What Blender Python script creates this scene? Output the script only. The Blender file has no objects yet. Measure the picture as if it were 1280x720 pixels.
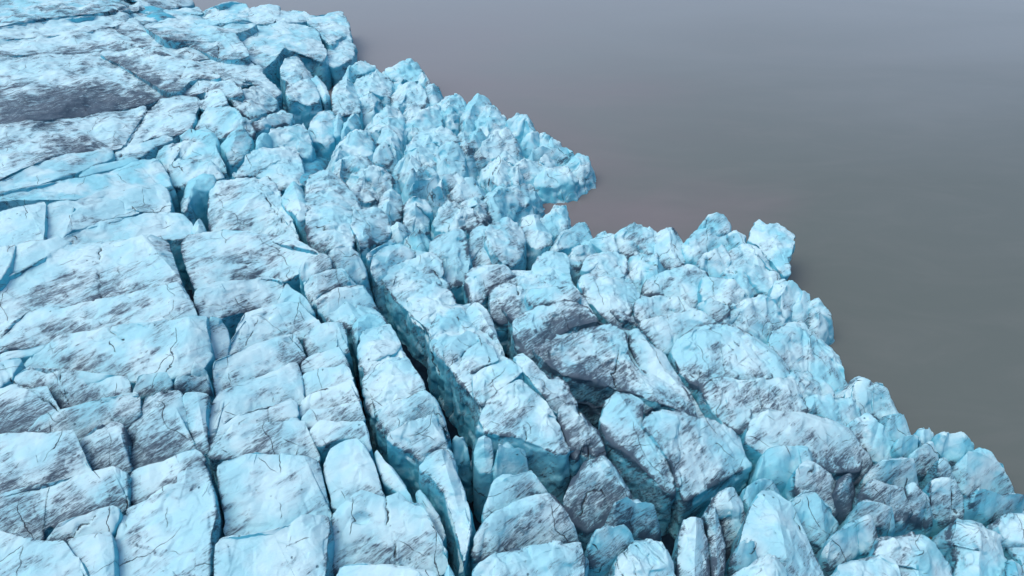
import bpy, math
import numpy as np

# ------------------------------------------------------------------ scene / camera
S = bpy.context.scene
COL = S.collection
W0, H0 = 1280.0, 720.0
CAM_H = 100.0
PITCH = math.radians(38.0)
HFOV = math.radians(73.0)
FPX = (W0 / 2) / math.tan(HFOV / 2)
cp, sp = math.cos(PITCH), math.sin(PITCH)

def ray(px, py):
    """direction of the view ray through a photo pixel (camera looks along +Y, pitched down)"""
    u = (px - W0 / 2) / FPX
    v = (H0 / 2 - py) / FPX
    return np.stack([u + 0 * v, cp + v * sp, -sp + v * cp], -1)

def to_world(px, py, z):
    d = ray(np.asarray(px, float), np.asarray(py, float))
    k = (z - CAM_H) / d[..., 2]
    return np.stack([d[..., 0] * k, d[..., 1] * k, z + 0 * k], -1)

def to_pixel(P):
    x, y, z = P[..., 0], P[..., 1], P[..., 2] - CAM_H
    depth = np.maximum(y * cp - z * sp, 1.0)
    up = y * sp + z * cp
    return W0 / 2 + FPX * x / depth, H0 / 2 - FPX * up / depth, depth

# height of the ice surface above the lagoon at points of the photo
GC = np.array([
    (-200, -60, 30), (-200, 300, 27), (-200, 720, 25), (0, 0, 28), (0, 110, 27), (0, 300, 26), (0, 700, 24), (110, 10, 25), (200, 5, 14), (235, 3, 9),
    (200, 60, 24), (280, 10, 18), (330, 18, 14), (370, 20, 12), (200, 400, 25), (300, 650, 24), (300, 120, 23),
    (400, 300, 22), (500, 500, 22), (600, 650, 22), (410, 40, 13), (432, 22, 11), (438, 50, 8), (400, 70, 12), (340, 60, 18), (360, 110, 18),
    (400, 130, 16), (450, 90, 12), (430, 130, 15), (515, 85, 11), (560, 130, 11), (600, 125, 10), (650, 150, 8), (700, 180, 6.5),
    (730, 205, 6.5), (500, 220, 15), (560, 200, 13), (620, 230, 11), (660, 240, 7.5), (700, 222, 6.5), (700, 265, 9), (735, 290, 9), (600, 300, 16),
    (800, 290, 10), (890, 282, 10), (965, 285, 11), (1030, 390, 8), (1045, 450, 8), (1110, 500, 7), (1200, 555, 7), (1262, 610, 8),
    (900, 400, 14), (750, 400, 17), (700, 350, 16), (800, 560, 19), (650, 500, 21), (1000, 600, 14), (1100, 680, 12), (950, 700, 17), (1290, 720, 8),
    (1300, 650, 5), (700, 650, 20), (850, 350, 12), (950, 340, 11), (960, 500, 14), (1060, 560, 11), (1180, 640, 10), (500, 760, 22), (1000, 800, 17)],
    float)

def G(px, py):
    px = np.asarray(px, float); py = np.asarray(py, float)
    d2 = (px[..., None] - GC[:, 0]) ** 2 + (py[..., None] - GC[:, 1]) ** 2 + 200.0
    w = d2 ** -1.7
    return (w * GC[:, 2]).sum(-1) / w.sum(-1)

# ------------------------------------------------------------------ noise (numpy)
def _hash(ix, iy, iz, seed):
    h = (ix.astype(np.int64) * 374761393 + iy.astype(np.int64) * 668265263 + iz.astype(np.int64) * 2147483647 + seed * 974634743) & 0xFFFFFFFF
    h = ((h ^ (h >> 13)) * 1274126177) & 0xFFFFFFFF
    h = ((h ^ (h >> 16)) * 2246822519) & 0xFFFFFFFF
    return (h ^ (h >> 15)) & 0xFFFFFFFF

_GV = np.random.RandomState(5).normal(size=(256, 3)); _GV /= np.linalg.norm(_GV, axis=1)[:, None]

def perlin(P, seed=0):
    i = np.floor(P); f = P - i; i = i.astype(np.int64)
    u = f * f * f * (f * (f * 6 - 15) + 10)
    out = np.zeros(len(P))
    for a in (0, 1):
        wx = u[:, 0] if a else 1 - u[:, 0]
        for b in (0, 1):
            wy = u[:, 1] if b else 1 - u[:, 1]
            for c in (0, 1):
                wz = u[:, 2] if c else 1 - u[:, 2]
                g = _GV[_hash(i[:, 0] + a, i[:, 1] + b, i[:, 2] + c, seed) & 255]
                out += wx * wy * wz * (g[:, 0] * (f[:, 0] - a) + g[:, 1] * (f[:, 1] - b) + g[:, 2] * (f[:, 2] - c))
    return out * 1.5

def fbm(P, octs=4, seed=0, gain=0.5):
    s = 0; a = 1.0; q = P
    for o in range(octs):
        s = s + a * perlin(q, seed + o)
        q = q * 2.03 + 7.3; a *= gain
    return s

def facets(P, seed=0, k=14.0, tilt=1.3, step=0.4):
    """planar chips: every cell carries a tilted plane, blended only near the cell borders"""
    b = np.floor(P - 0.5).astype(np.int64)
    num = np.zeros(len(P)); den = np.full(len(P), 1e-9)
    for a in (0, 1):
        for c in (0, 1):
            for d in (0, 1):
                ix, iy, iz = b[:, 0] + a, b[:, 1] + c, b[:, 2] + d
                h = _hash(ix, iy, iz, seed)
                j = np.stack([(h & 1023), (h >> 10) & 1023, (h >> 20) & 1023], -1) / 1023.0
                cen = np.stack([ix, iy, iz], -1) + 0.5 + (j - 0.5) * 0.75
                dv = P - cen
                w = np.exp(-k * (dv * dv).sum(-1))
                g = _GV[_hash(ix, iy, iz, seed + 9) & 255]
                val = (g * dv).sum(-1) * tilt + step * (((h >> 7) & 255) / 255.0 - 0.5)
                num += w * val; den += w
    return num / den

# ------------------------------------------------------------------ mesh helpers
def make_mesh(name, V, F, attrs=None):
    me = bpy.data.meshes.new(name)
    n, m = len(V), len(F)
    k = F.shape[1]
    me.vertices.add(n); me.vertices.foreach_set('co', np.asarray(V, np.float32).ravel())
    me.loops.add(m * k); me.loops.foreach_set('vertex_index', np.asarray(F, np.int32).ravel())
    me.polygons.add(m)
    me.polygons.foreach_set('loop_start', np.arange(0, m * k, k, dtype=np.int32))
    me.polygons.foreach_set('loop_total', np.full(m, k, np.int32))
    me.update(calc_edges=True)
    me.polygons.foreach_set('use_smooth', np.ones(m, bool))
    for key, val in (attrs or {}).items():
        a = me.attributes.new(key, 'FLOAT', 'POINT')
        a.data.foreach_set('value', np.asarray(val, np.float32))
    me.validate()
    return me

def normals(V, F):
    a, b, c, d = V[F[:, 0]], V[F[:, 1]], V[F[:, 2]], V[F[:, 3]]
    n = np.cross(c - a, d - b)
    N = np.zeros_like(V)
    for q in range(4):
        for ax in range(3):
            N[:, ax] += np.bincount(F[:, q], n[:, ax], len(V))
    return N / np.maximum(np.linalg.norm(N, axis=1), 1e-9)[:, None]

def smooth_loop(P, it=2, r=0.22):
    for _ in range(it):
        Q = np.roll(P, -1, 0)
        P = np.stack([P * (1 - r) + Q * r, P * r + Q * (1 - r)], 1).reshape(-1, P.shape[1])
    return P

def resample(P, ds):
    Q = np.vstack([P, P[:1]])
    L = np.r_[0, np.cumsum(np.linalg.norm(np.diff(Q[:, :2], axis=0), axis=1))]
    n = max(24, int(L[-1] / ds))
    t = np.linspace(0, L[-1], n, endpoint=False)
    return np.stack([np.interp(t, L, Q[:, i]) for i in range(Q.shape[1])], -1)

def nearest_on(poly, P):
    best = np.full(len(P), 1e18); out = np.zeros((len(P), 3))
    for a, b in zip(poly[:-1], poly[1:]):
        d = (b - a); L = max((d[:2] ** 2).sum(), 1e-9)
        t = np.clip(((P[:, :2] - a[:2]) @ d[:2]) / L, 0, 1)
        q = a + t[:, None] * d
        e = ((q[:, :2] - P[:, :2]) ** 2).sum(-1)
        m = e < best
        best[m] = e[m]; out[m] = q[m]
    return out

Q_PX = 1.45          # photo pixels per mesh cell
_count = {}
TOTAL = [0, 0]

def floor_z(px, py):
    return 0.35 * G(px, py) - 3.2

def seg_dist(px, py, line, closed=False):
    d = np.full(np.shape(px), 1e9)
    L = list(line) + ([line[0]] if closed else [])
    for (x0, y0), (x1, y1) in zip(L[:-1], L[1:]):
        dx, dy = x1 - x0, y1 - y0
        t = np.clip(((px - x0) * dx + (py - y0) * dy) / (dx * dx + dy * dy), 0, 1)
        d = np.minimum(d, np.hypot(px - x0 - t * dx, py - y0 - t * dy))
    return d

PENDING = []
# grit-filled fissures that run over the blocks (points of the photo, laid on the ice surface)
FISS = [((277, 66), (268, 92), (258, 115), (247, 142), (239, 166)), ((236, 84), (222, 99), (203, 114)), ((183, 137), (170, 157), (159, 174), (148, 190)),
        ((127, 302), (121, 340), (118, 376)), ((137, 398), (138, 412), (150, 420)), ((3, 452), (14, 474), (40, 486), (62, 500), (76, 514)), ((72, 462), (77, 492)),
        ((258, 402), (263, 425), (268, 440)), ((722, 506), (727, 524), (737, 544), (742, 562)), ((741, 596), (758, 602), (768, 618), (764, 630)), ((728, 618), (736, 600), (750, 590)),
        ((478, 614), (485, 634), (481, 646), (492, 664), (487, 690), (500, 716)), ((641, 474), (646, 503), (656, 520), (657, 536)), 
        ((771, 690), (782, 712)), ((783, 684), (800, 712)), ((797, 676), (818, 706)), ((806, 672), (832, 702)), ((775, 432), (768, 452), (773, 470), (766, 486)), ((757, 340), (770, 332), (778, 322)),
        ((622, 200), (606, 214), (590, 232), (570, 248), (552, 262)), 
        ((995, 640), (1010, 655)), ((1192, 603), (1203, 616), (1222, 622)), ((330, 420), (345, 412)), 
        ((118, 640), (90, 652), (60, 668)), ((150, 588), (152, 655)), ((300, 512), (340, 505)), ((645, 340), (648, 362)), ((840, 330), (862, 352)),
        ((455, 345), (462, 330)), ((540, 330), (552, 340), (548, 352)), ((510, 345), (520, 330)), ((330, 240), (352, 262)), ((290, 325), (320, 318)), ((200, 470), (206, 488))]
FISS_W = [to_world(np.array([a for a, b in f], float), np.array([b for a, b in f], float), G(np.array([a for a, b in f], float), np.array([b for a, b in f], float)) + 0.3)[:, :2] for f in FISS]

def fissure_dist(V):
    wob = np.stack([perlin(V * 0.9, 91), perlin(V * 0.9, 92)], -1) * 0.45
    X = V[:, :2] + wob
    d = np.full(len(V), 9.0)
    lo, hi = X.min(0) - 1, X.max(0) + 1
    for f in FISS_W:
        if (f.max(0) < lo).any() or (f.min(0) > hi).any(): continue
        d = np.minimum(d, seg_dist(X[:, 0], X[:, 1], [tuple(p) for p in f]))
    return d

def block(name, label, cat, group, pts, parent=None, **kw):
    """note a block down; they are all built once the whole list is known"""
    A = np.array([[float(v) for v in p.split(',')[:2]] for p in pts.split()])
    h = {'args': (name, label, cat, group, pts), 'kw': kw, 'parent': parent, 'c': A.mean(0), 'dirt': kw.get('dirt', .4), 'obj': None}
    PENDING.append(h)
    return h

def build_all():
    global DC
    DC = np.array([(h['c'][0], h['c'][1], h['dirt']) for h in PENDING])
    for h in PENDING:
        h['obj'] = make_block(*h['args'], parent=h['parent'] and h['parent']['obj'], **h['kw'])

def dust(px, py):
    """dust cover drifts over the glacier from block to block"""
    d2 = (px[:, None] - DC[:, 0]) ** 2 + (py[:, None] - DC[:, 1]) ** 2 + 500.0
    w = d2 ** -2.0
    return (w * DC[:, 2]).sum(-1) / w.sum(-1)

def make_block(name, label, cat, group, pts, t=1.5, dome=0.8, e=0.5, s=0.35, b=0.14, big=0.55, fac=0.5, fine=1.0, dirt=0.4, cyan=0.4, spine=None, cell=3.2, hi=0.0, cut=0.12, pk=1.1, grow=0.12, sharp=20.0, cuts=8, cutk=1.0, jag=0.6, ext=0.4, parent=None, col=0.3, pits=None, lip=1.0):
    """one block of ice: its rim follows the outline, its top is a tilted dome cut into chips, its walls go down into the crevasses.
    t drop of the near side (m), dome crown height, e edge rounding, s how far the crest lies toward the far side, b wall batter"""
    A = np.array([tuple(float(v) for v in p.split(',')) + ((0.0,) if p.count(',') == 1 else ()) for p in pts.split()])
    y0, y1 = A[:, 1].min(), A[:, 1].max()
    dz = A[:, 2] + hi - t * (A[:, 1] - y0) / max(y1 - y0, 1)
    seed = (abs(hash_str(label)) % 9973)
    rng = np.random.RandomState(seed)
    dz = dz + rng.uniform(-1, 0.6, len(A)) * jag
    P = to_world(A[:, 0], A[:, 1], G(A[:, 0], A[:, 1]) + dz)
    P = smooth_loop(smooth_loop(P, 1, cut), 1, 0.25)
    _, _, dep = to_pixel(P.mean(0))
    ds = Q_PX * dep / FPX
    # orientation: counter-clockwise seen from above
    x, y = P[:, 0], P[:, 1]
    if (x * np.roll(y, -1) - np.roll(x, -1) * y).sum() < 0:
        P = P[::-1]
    B = resample(P, ds)
    n = len(B)
    off = np.array([seed % 97, seed % 89, seed % 83], float) * 3.17
    # crest
    c = B.mean(0); D = B[:, :2] - c[:2]
    ev, evec = np.linalg.eigh(D.T @ D / n)
    ax = evec[:, 1]; pr = D @ ax; wid = D @ evec[:, 0]
    Lx, Wx = (pr.max() - pr.min()) / 2, (wid.max() - wid.min()) / 2
    M = np.c_[D, np.ones(n)]
    pl, *_ = np.linalg.lstsq(M, B[:, 2], rcond=None)
    if spine is None:
        half = max(Lx - Wx * 0.8, 0.12 * Lx)
        tt = np.linspace(-1, 1, 5)
        sx = c[:2] + tt[:, None] * half * ax + (pr.max() + pr.min()) / 2 * ax
        sh = np.array([0, 1.0]) * Wx * s * (0.35 + 0.65 * abs(ax[0]))
        sx = sx + sh
        q = sx - c[:2]
        sz = q @ pl[:2] + pl[2] + dome + rng.uniform(-.8, .8, 5) * jag
        SPN = np.c_[sx, sz]
    else:
        Sx = np.array([tuple(float(v) for v in p.split(',')) for p in spine.split()])
        SPN = to_world(Sx[:, 0], Sx[:, 1], G(Sx[:, 0], Sx[:, 1]) + Sx[:, 2] + hi)
        if len(SPN) == 1:
            SPN = np.vstack([SPN, SPN + [[0.05, 0, 0]]])
    T = np.roll(B[:, :2], -1, 0) - np.roll(B[:, :2], 1, 0)
    ON = np.stack([T[:, 1], -T[:, 0]], -1); ON /= np.maximum(np.linalg.norm(ON, axis=1), 1e-9)[:, None]
    B[:, :2] += ON * grow
    near = np.clip(-ON[:, 1], 0, 1) * ext * 0.4 * t
    B[:, :2] += ON * near[:, None]; B[:, 2] -= near * 0.4
    C = nearest_on(SPN, B)
    R = np.linalg.norm(C[:, :2] - B[:, :2], axis=1)
    nr = int(np.clip(R.mean() * 1.25 / ds, 4, 60))
    # top rings from the crest outwards
    rings = []
    prof = np.linspace(1, 0, nr + 1)
    for k, tt in enumerate(prof):
        w = tt
        zz = B[:, 2] + (C[:, 2] - B[:, 2]) * (1 - (1 - w) ** pk)
        dist = R * tt
        er = np.minimum(e, R * 0.8 + 1e-3)
        q = np.clip(1 - dist / er, 0, 1)
        zz = zz - er * 0.8 * (1 - np.sqrt(np.maximum(1 - q * q, 0)))
        rings.append(np.c_[B[:, :2] + (C[:, :2] - B[:, :2]) * w, zz])
    rim = rings[-1]
    # outward normals of the rim
    T = np.roll(B[:, :2], -1, 0) - np.roll(B[:, :2], 1, 0)
    kk = max(1, n // 40)
    T = sum(np.roll(T, i, 0) for i in range(-kk, kk + 1))
    ON = np.stack([T[:, 1], -T[:, 0]], -1); ON /= np.maximum(np.linalg.norm(ON, axis=1), 1e-9)[:, None]
    bx, by, _ = to_pixel(B)
    zf = np.minimum(floor_z(bx, by) - 1.5, rim[:, 2] - 2)
    depth = rim[:, 2] - zf
    nw = int(np.clip(depth.mean() / (ds * 1.7), 6, 46))
    flute = 1 + 0.5 * fbm(np.c_[B[:, :2] / 4.0, np.zeros(n)] + off, 2, 3)
    for k in range(1, nw + 1):
        w = (k / nw) ** 1.15
        h = depth * w
        rings.append(np.c_[B[:, :2] + ON * (b * h * flute)[:, None], rim[:, 2] - h])
    V = np.concatenate(rings)
    nrings = len(rings)
    i = np.arange(n); j = (i + 1) % n
    F = np.concatenate([np.stack([k * n + i, (k + 1) * n + i, (k + 1) * n + j, k * n + j], -1) for k in range(nrings - 1)])
    # flat breaks: slices taken off the shoulders and walls
    for k in range(cuts):
        az = rng.uniform(0, 2 * math.pi); el = math.radians(rng.choice([rng.uniform(0, 15), rng.uniform(20, 50), rng.uniform(50, 80)]))
        pn = np.array([math.cos(az) * math.cos(el), math.sin(az) * math.cos(el), math.sin(el)])
        h = V @ pn
        dcut = h.max() - rng.uniform(0.12, 0.5) * min(Wx, 3.2) * cutk
        V = V - np.maximum(h - dcut, 0)[:, None] * pn
    # break it up
    N = normals(V, F)
    up = N[:n].mean(0); N[:n] = up / np.linalg.norm(up)
    sc = np.clip(Wx / 4.0, 0.45, 1.0)
    Pn = V + off
    wq = np.stack([perlin(Pn * 0.35, 11), perlin(Pn * 0.35, 12), perlin(Pn * 0.35, 13)], -1)
    wall = np.repeat(np.r_[np.zeros(nr + 1), np.linspace(0.2, 1, nw)], n)
    d = big * sc * fbm(V * np.array([.14, .14, .10]) + 3.1, 3, 21) * 1.3
    cs = cell * (0.55 + 0.45 * sc)
    d = d + fac * sc * facets((Pn + wq * 0.8) / cs, 31, sharp * 2) * (0.8 + 0.5 * wall)
    d = d - 0.25 * big * sc * np.abs(perlin(V * 0.32 + wq * .4 + 5.5, 71)) * 2
    d = d + 0.14 * fac * sc * facets((Pn + wq * 0.5) / (cs * 0.38), 37, sharp * 2) * (0.7 + 0.5 * wall)
    d = d + 0.04 * fine * fbm(V * np.array([.9, .9, .7]), 3, 41)
    # scalloped melt flutes on the walls
    d = d + 0.16 * wall * perlin(np.c_[V[:, :2] * 0.9, V[:, 2] * 0.12], 51)
    V = V + N * d[:, None]
    V[:, 2] += col * sc * facets(np.c_[(V[:, :2] + wq[:, :2] * .5) / 2.3, V[:, 2] / 40.0] + off * .01, 83, 45.0, 0.9, 1.5)
    V[:, 2] += 0.22 * col * sc * facets(np.c_[(V[:, :2] + wq[:, :2] * .4) / 0.95, V[:, 2] / 20.0] + off * .01, 84, 45.0, 0.9, 1.3)
    vx, vy, _ = to_pixel(V[::7])
    dd = np.repeat(dust(vx, vy), 7)[:len(V)]
    for (qx, qy, qr, qd) in (pits or []):
        ax_, ay_, _ = to_pixel(V)
        V[:, 2] -= qd * np.exp(-(((ax_ - qx) / qr) ** 2 + ((ay_ - qy) / (qr * .62)) ** 2) ** 1.5)
    ringk = np.repeat(np.arange(nrings), n)
    fd = fissure_dist(V); fd[ringk > nr + 3] = 9.0
    fz_ = np.exp(-(fd / max(0.13, 0.72 * ds)) ** 2) * np.clip(0.75 + 1.2 * perlin(V * 0.35, 95), 0, 1)
    V[:, 2] -= 0.5 * fz_
    # dust washes off the crests and gathers on the slopes below them
    low = np.clip(-ON[:, 1] * 1.5, 0, 1)
    dm = np.concatenate([0.45 + 0.75 * (1 - w) * low + 0.25 * (1 - w) for w in prof] + [np.full(n, 0.8)] * nw)
    # grit collects along the lips of the blocks
    gr = np.concatenate([np.exp(-(R * w / 0.55) ** 2) for w in prof] + [np.exp(-(depth * (k / nw) ** 1.15 / 1.3) ** 2) for k in range(1, nw + 1)])
    me_attr = {'fissure': fz_, 'grit': lip * gr * (0.35 + 0.65 * np.clip(dirt, 0, 1)), 'dirt': (0.35 * dirt + 0.65 * dd) * dm, 'cyan': np.full(len(V), cyan)}
    # origin at the foot of the block
    foot = np.array([c[0], c[1], float(zf.mean())])
    me = make_mesh(name, V - foot, F, me_attr)
    me.materials.append(ICE)
    o = bpy.data.objects.new(name, me)
    o.location = foot
    o['label'] = label
    if parent is None:
        o['category'] = cat; o['group'] = group
    else:
        o.parent = parent; o.location = foot - np.array(parent.location)
    COL.objects.link(o)
    TOTAL[0] += len(V); TOTAL[1] += 1
    return o

def hash_str(s):
    h = 2166136261
    for ch in s:
        h = ((h ^ ord(ch)) * 16777619) & 0xFFFFFFFF
    return h

# ------------------------------------------------------------------ materials
def new_mat(name):
    m = bpy.data.materials.new(name); m.use_nodes = True
    nt = m.node_tree; nt.nodes.clear()
    out = nt.nodes.new('ShaderNodeOutputMaterial')
    b = nt.nodes.new('ShaderNodeBsdfPrincipled')
    nt.links.new(b.outputs[0], out.inputs[0])
    return m, nt, b

class NG:
    def __init__(s, nt): s.nt = nt
    def n(s, t, **kw):
        nd = s.nt.nodes.new(t)
        for k, v in kw.items(): setattr(nd, k, v)
        return nd
    def set(s, sock, v):
        if isinstance(v, bpy.types.NodeSocket): s.nt.links.new(v, sock)
        elif v is not None: sock.default_value = v
    def math(s, op, a, b=None, clamp=False):
        nd = s.n('ShaderNodeMath', operation=op, use_clamp=clamp); s.set(nd.inputs[0], a); s.set(nd.inputs[1], b); return nd.outputs[0]
    def ramp(s, v, a, b, lo=0.0, hi=1.0):
        nd = s.n('ShaderNodeMapRange', interpolation_type='SMOOTHSTEP'); s.set(nd.inputs[0], v)
        nd.inputs[1].default_value = a; nd.inputs[2].default_value = b; nd.inputs[3].default_value = lo; nd.inputs[4].default_value = hi
        return nd.outputs[0]
    def mix(s, f, a, b):
        nd = s.n('ShaderNodeMix', data_type='RGBA'); s.set(nd.inputs[0], f); s.set(nd.inputs[6], a); s.set(nd.inputs[7], b); return nd.outputs[2]
    def noise(s, vec, scale, detail=4, rough=0.55, dist=0.0):
        nd = s.n('ShaderNodeTexNoise'); s.set(nd.inputs['Vector'], vec); nd.inputs['Scale'].default_value = scale
        nd.inputs['Detail'].default_value = detail; nd.inputs['Roughness'].default_value = rough; nd.inputs['Distortion'].default_value = dist
        return nd.outputs[0]
    def along(s, vec, rot, wl):
        nd = s.n('ShaderNodeMapping', vector_type='TEXTURE'); s.set(nd.inputs[0], vec); nd.inputs['Rotation'].default_value = rot; nd.inputs['Scale'].default_value = wl
        return nd.outputs[0]
    def mapping(s, vec, rot=(0, 0, 0), scale=(1, 1, 1)):
        nd = s.n('ShaderNodeMapping'); s.set(nd.inputs[0], vec); nd.inputs['Rotation'].default_value = rot; nd.inputs['Scale'].default_value = scale
        return nd.outputs[0]

def c4(r, g, b): return (r, g, b, 1.0)

def ice_material(name='glacier_ice', crust=True):
    m, nt, bs = new_mat(name); g = NG(nt)
    geo = g.n('ShaderNodeNewGeometry'); P = geo.outputs['Position']
    sep = g.n('ShaderNodeSeparateXYZ'); nt.links.new(geo.outputs['Normal'], sep.inputs[0]); nz = sep.outputs[2]
    dirt = g.n('ShaderNodeAttribute', attribute_name='dirt').outputs['Fac']
    cyan = g.n('ShaderNodeAttribute', attribute_name='cyan').outputs['Fac']
    n_lo = g.noise(P, 0.13, 3, 0.55)
    n_mid = g.noise(P, 0.55, 5, 0.6)
    n_hi = g.noise(P, 2.6, 6, 0.65)
    # weathered white crust lies on the flatter tops, clear blue ice shows on steep breaks
    flat = g.ramp(g.math('ADD', nz, g.math('MULTIPLY', g.math('SUBTRACT', n_mid, 0.5), 0.55)), 0.05, 0.75)
    flat = g.math('SUBTRACT', flat, g.math('MULTIPLY', g.math('MULTIPLY', cyan, g.ramp(n_lo, 0.38, 0.62)), 0.75), True)
    col = g.mix(flat if crust else 0.0, c4(*BLUE), c4(*WHITE))
    if crust:
        col = g.mix(g.math('MULTIPLY', g.math('MULTIPLY', cyan, g.ramp(n_lo, 0.40, 0.62)), 0.7, True), col, c4(0.30, 0.72, 0.82))
    # bands of clear and bubbly ice, following the foliation of the glacier
    FOL = (math.radians(38), 0.0, math.radians(42))
    band = g.noise(g.along(P, FOL, (9.0, 1.6, 5.0)), 1.0, 5, 0.6, 0.3)
    col = g.mix(g.ramp(band, 0.48, 0.75, 0.0, 0.38), col, c4(*BAND))
    col = g.mix(g.ramp(n_hi, 0.55, 0.8, 0.0, 0.3), col, c4(*WHITE))
    # dust smeared along the foliation
    st = g.noise(g.along(P, FOL, (4.0, 1.0, 2.8)), 1.0, 7, 0.62, 0.8)
    st2 = g.noise(g.along(P, (math.radians(30), 0.1, math.radians(47)), (1.3, 0.21, 0.9)), 1.0, 9, 0.74, 1.3)
    patch = g.noise(P, 0.15, 5, 0.6, 0.5)
    lvl = g.math('ADD', g.math('MULTIPLY', dirt, 0.34), g.math('MULTIPLY', g.math('SUBTRACT', patch, 0.5), 1.25))
    slope = g.ramp(nz, 0.80, 0.97, 0.0, -0.10)
    lvl = g.math('ADD', lvl, slope)
    lvl = g.math('MINIMUM', lvl, g.math('ADD', 0.16, g.math('MULTIPLY', dirt, 0.14)))
    film = g.ramp(g.math('ADD', st, lvl), 0.48, 0.88)
    col = g.mix(g.math('MULTIPLY', film, 0.52), col, c4(0.20, 0.30, 0.39))
    grit = g.n('ShaderNodeAttribute', attribute_name='grit').outputs['Fac']
    gritty = g.math('MULTIPLY', g.math('MULTIPLY', grit, g.ramp(g.noise(P, 0.22, 4, 0.6), 0.42, 0.58)), 0.24)
    streak = g.ramp(g.math('ADD', g.math('ADD', gritty, g.math('ADD', g.math('MULTIPLY', st2, 0.75), g.math('MULTIPLY', st, 0.4))), g.math('MULTIPLY', lvl, 0.6)), 0.675, 0.80)
    col = g.mix(g.math('MULTIPLY', streak, 0.88), col, c4(0.03, 0.05, 0.085))
    # grit gathered in thin straight fractures
    crk = None
    bend = g.math('MULTIPLY', g.noise(P, 0.06, 3, 0.5), 2.2)
    wob = g.math('MULTIPLY', g.noise(P, 0.7, 4, 0.6), 0.10)
    for rot, lam, w_, off, msk in (((0.2, 0.5, math.radians(-62)), 9.0, 0.008, 0.0, (0.49, 0.57)), ((0.4, -0.3, math.radians(35)), 7.0, 0.007, 3.3, (0.53, 0.60)), ((0.6, 0.2, math.radians(-20)), 5.0, 0.008, 7.1, (0.58, 0.64))):
        sx = g.n('ShaderNodeSeparateXYZ'); g.set(sx.inputs[0], g.along(P, rot, (lam, lam, lam)))
        v = g.math('ADD', g.math('ADD', sx.outputs[1], bend), wob)
        v = g.math('ABSOLUTE', g.math('SUBTRACT', g.math('FRACT', g.math('ADD', v, off)), 0.5))
        k = g.math('SUBTRACT', 1.0, g.ramp(v, w_ * 0.3, w_))
        ms = g.n('ShaderNodeVectorMath', operation='ADD'); g.set(ms.inputs[0], P); ms.inputs[1].default_value = (off * 31, off * 17, 0)
        k = g.math('MULTIPLY', k, g.ramp(g.noise(ms.outputs[0], 0.16, 3, 0.6), *msk))
        crk = k if crk is None else g.math('MAXIMUM', crk, k)
    fis = g.n('ShaderNodeAttribute', attribute_name='fissure').outputs['Fac']
    crk = g.math('MAXIMUM', crk, g.ramp(g.math('ADD', fis, g.math('MULTIPLY', g.math('SUBTRACT', n_hi, 0.5), 0.9)), 0.45, 0.8))
    col = g.mix(g.math('MULTIPLY', crk, 0.88), col, c4(0.035, 0.045, 0.065))
    # small cryoconite pits
    pv = g.n('ShaderNodeTexVoronoi'); g.set(pv.inputs['Vector'], P); pv.inputs['Scale'].default_value = 0.8
    pit = g.math('MULTIPLY', g.math('SUBTRACT', 1.0, g.ramp(pv.outputs['Distance'], 0.06, 0.17)), g.ramp(g.noise(P, 0.3, 2), 0.55, 0.65))
    col = g.mix(g.math('MULTIPLY', pit, 0.75), col, c4(0.05, 0.13, 0.18))
    nt.links.new(col, bs.inputs['Base Color'])
    rough = g.math('ADD', 0.38, g.math('MULTIPLY', n_hi, 0.3))
    nt.links.new(rough, bs.inputs['Roughness'])
    bs.inputs['IOR'].default_value = 1.31
    bs.inputs['Specular IOR Level'].default_value = 0.45
    hgt = g.math('ADD', g.math('MULTIPLY', n_hi, 0.10), g.math('MULTIPLY', n_mid, 0.05))
    hgt = g.math('ADD', hgt, g.math('MULTIPLY', st, 0.20))
    hgt = g.math('ADD', hgt, g.math('MULTIPLY', st2, 0.07))
    hgt = g.math('ADD', hgt, g.math('MULTIPLY', g.noise(P, 8.0, 4, 0.7), 0.05))
    hgt = g.math('SUBTRACT', hgt, g.math('MULTIPLY', crk, 0.35))
    hgt = g.math('SUBTRACT', hgt, g.math('MULTIPLY', pit, 0.25))
    bp = g.n('ShaderNodeBump'); bp.inputs['Strength'].default_value = 0.9; bp.inputs['Distance'].default_value = 0.8
    nt.links.new(hgt, bp.inputs['Height']); nt.links.new(bp.outputs[0], bs.inputs['Normal'])
    return m

WHITE = (0.55, 0.805, 0.86)
BLUE = (0.085, 0.475, 0.63)
BAND = (0.36, 0.74, 0.83)
ICE = ice_material()
BARE = ice_material('bare_blue_ice', False)

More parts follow.
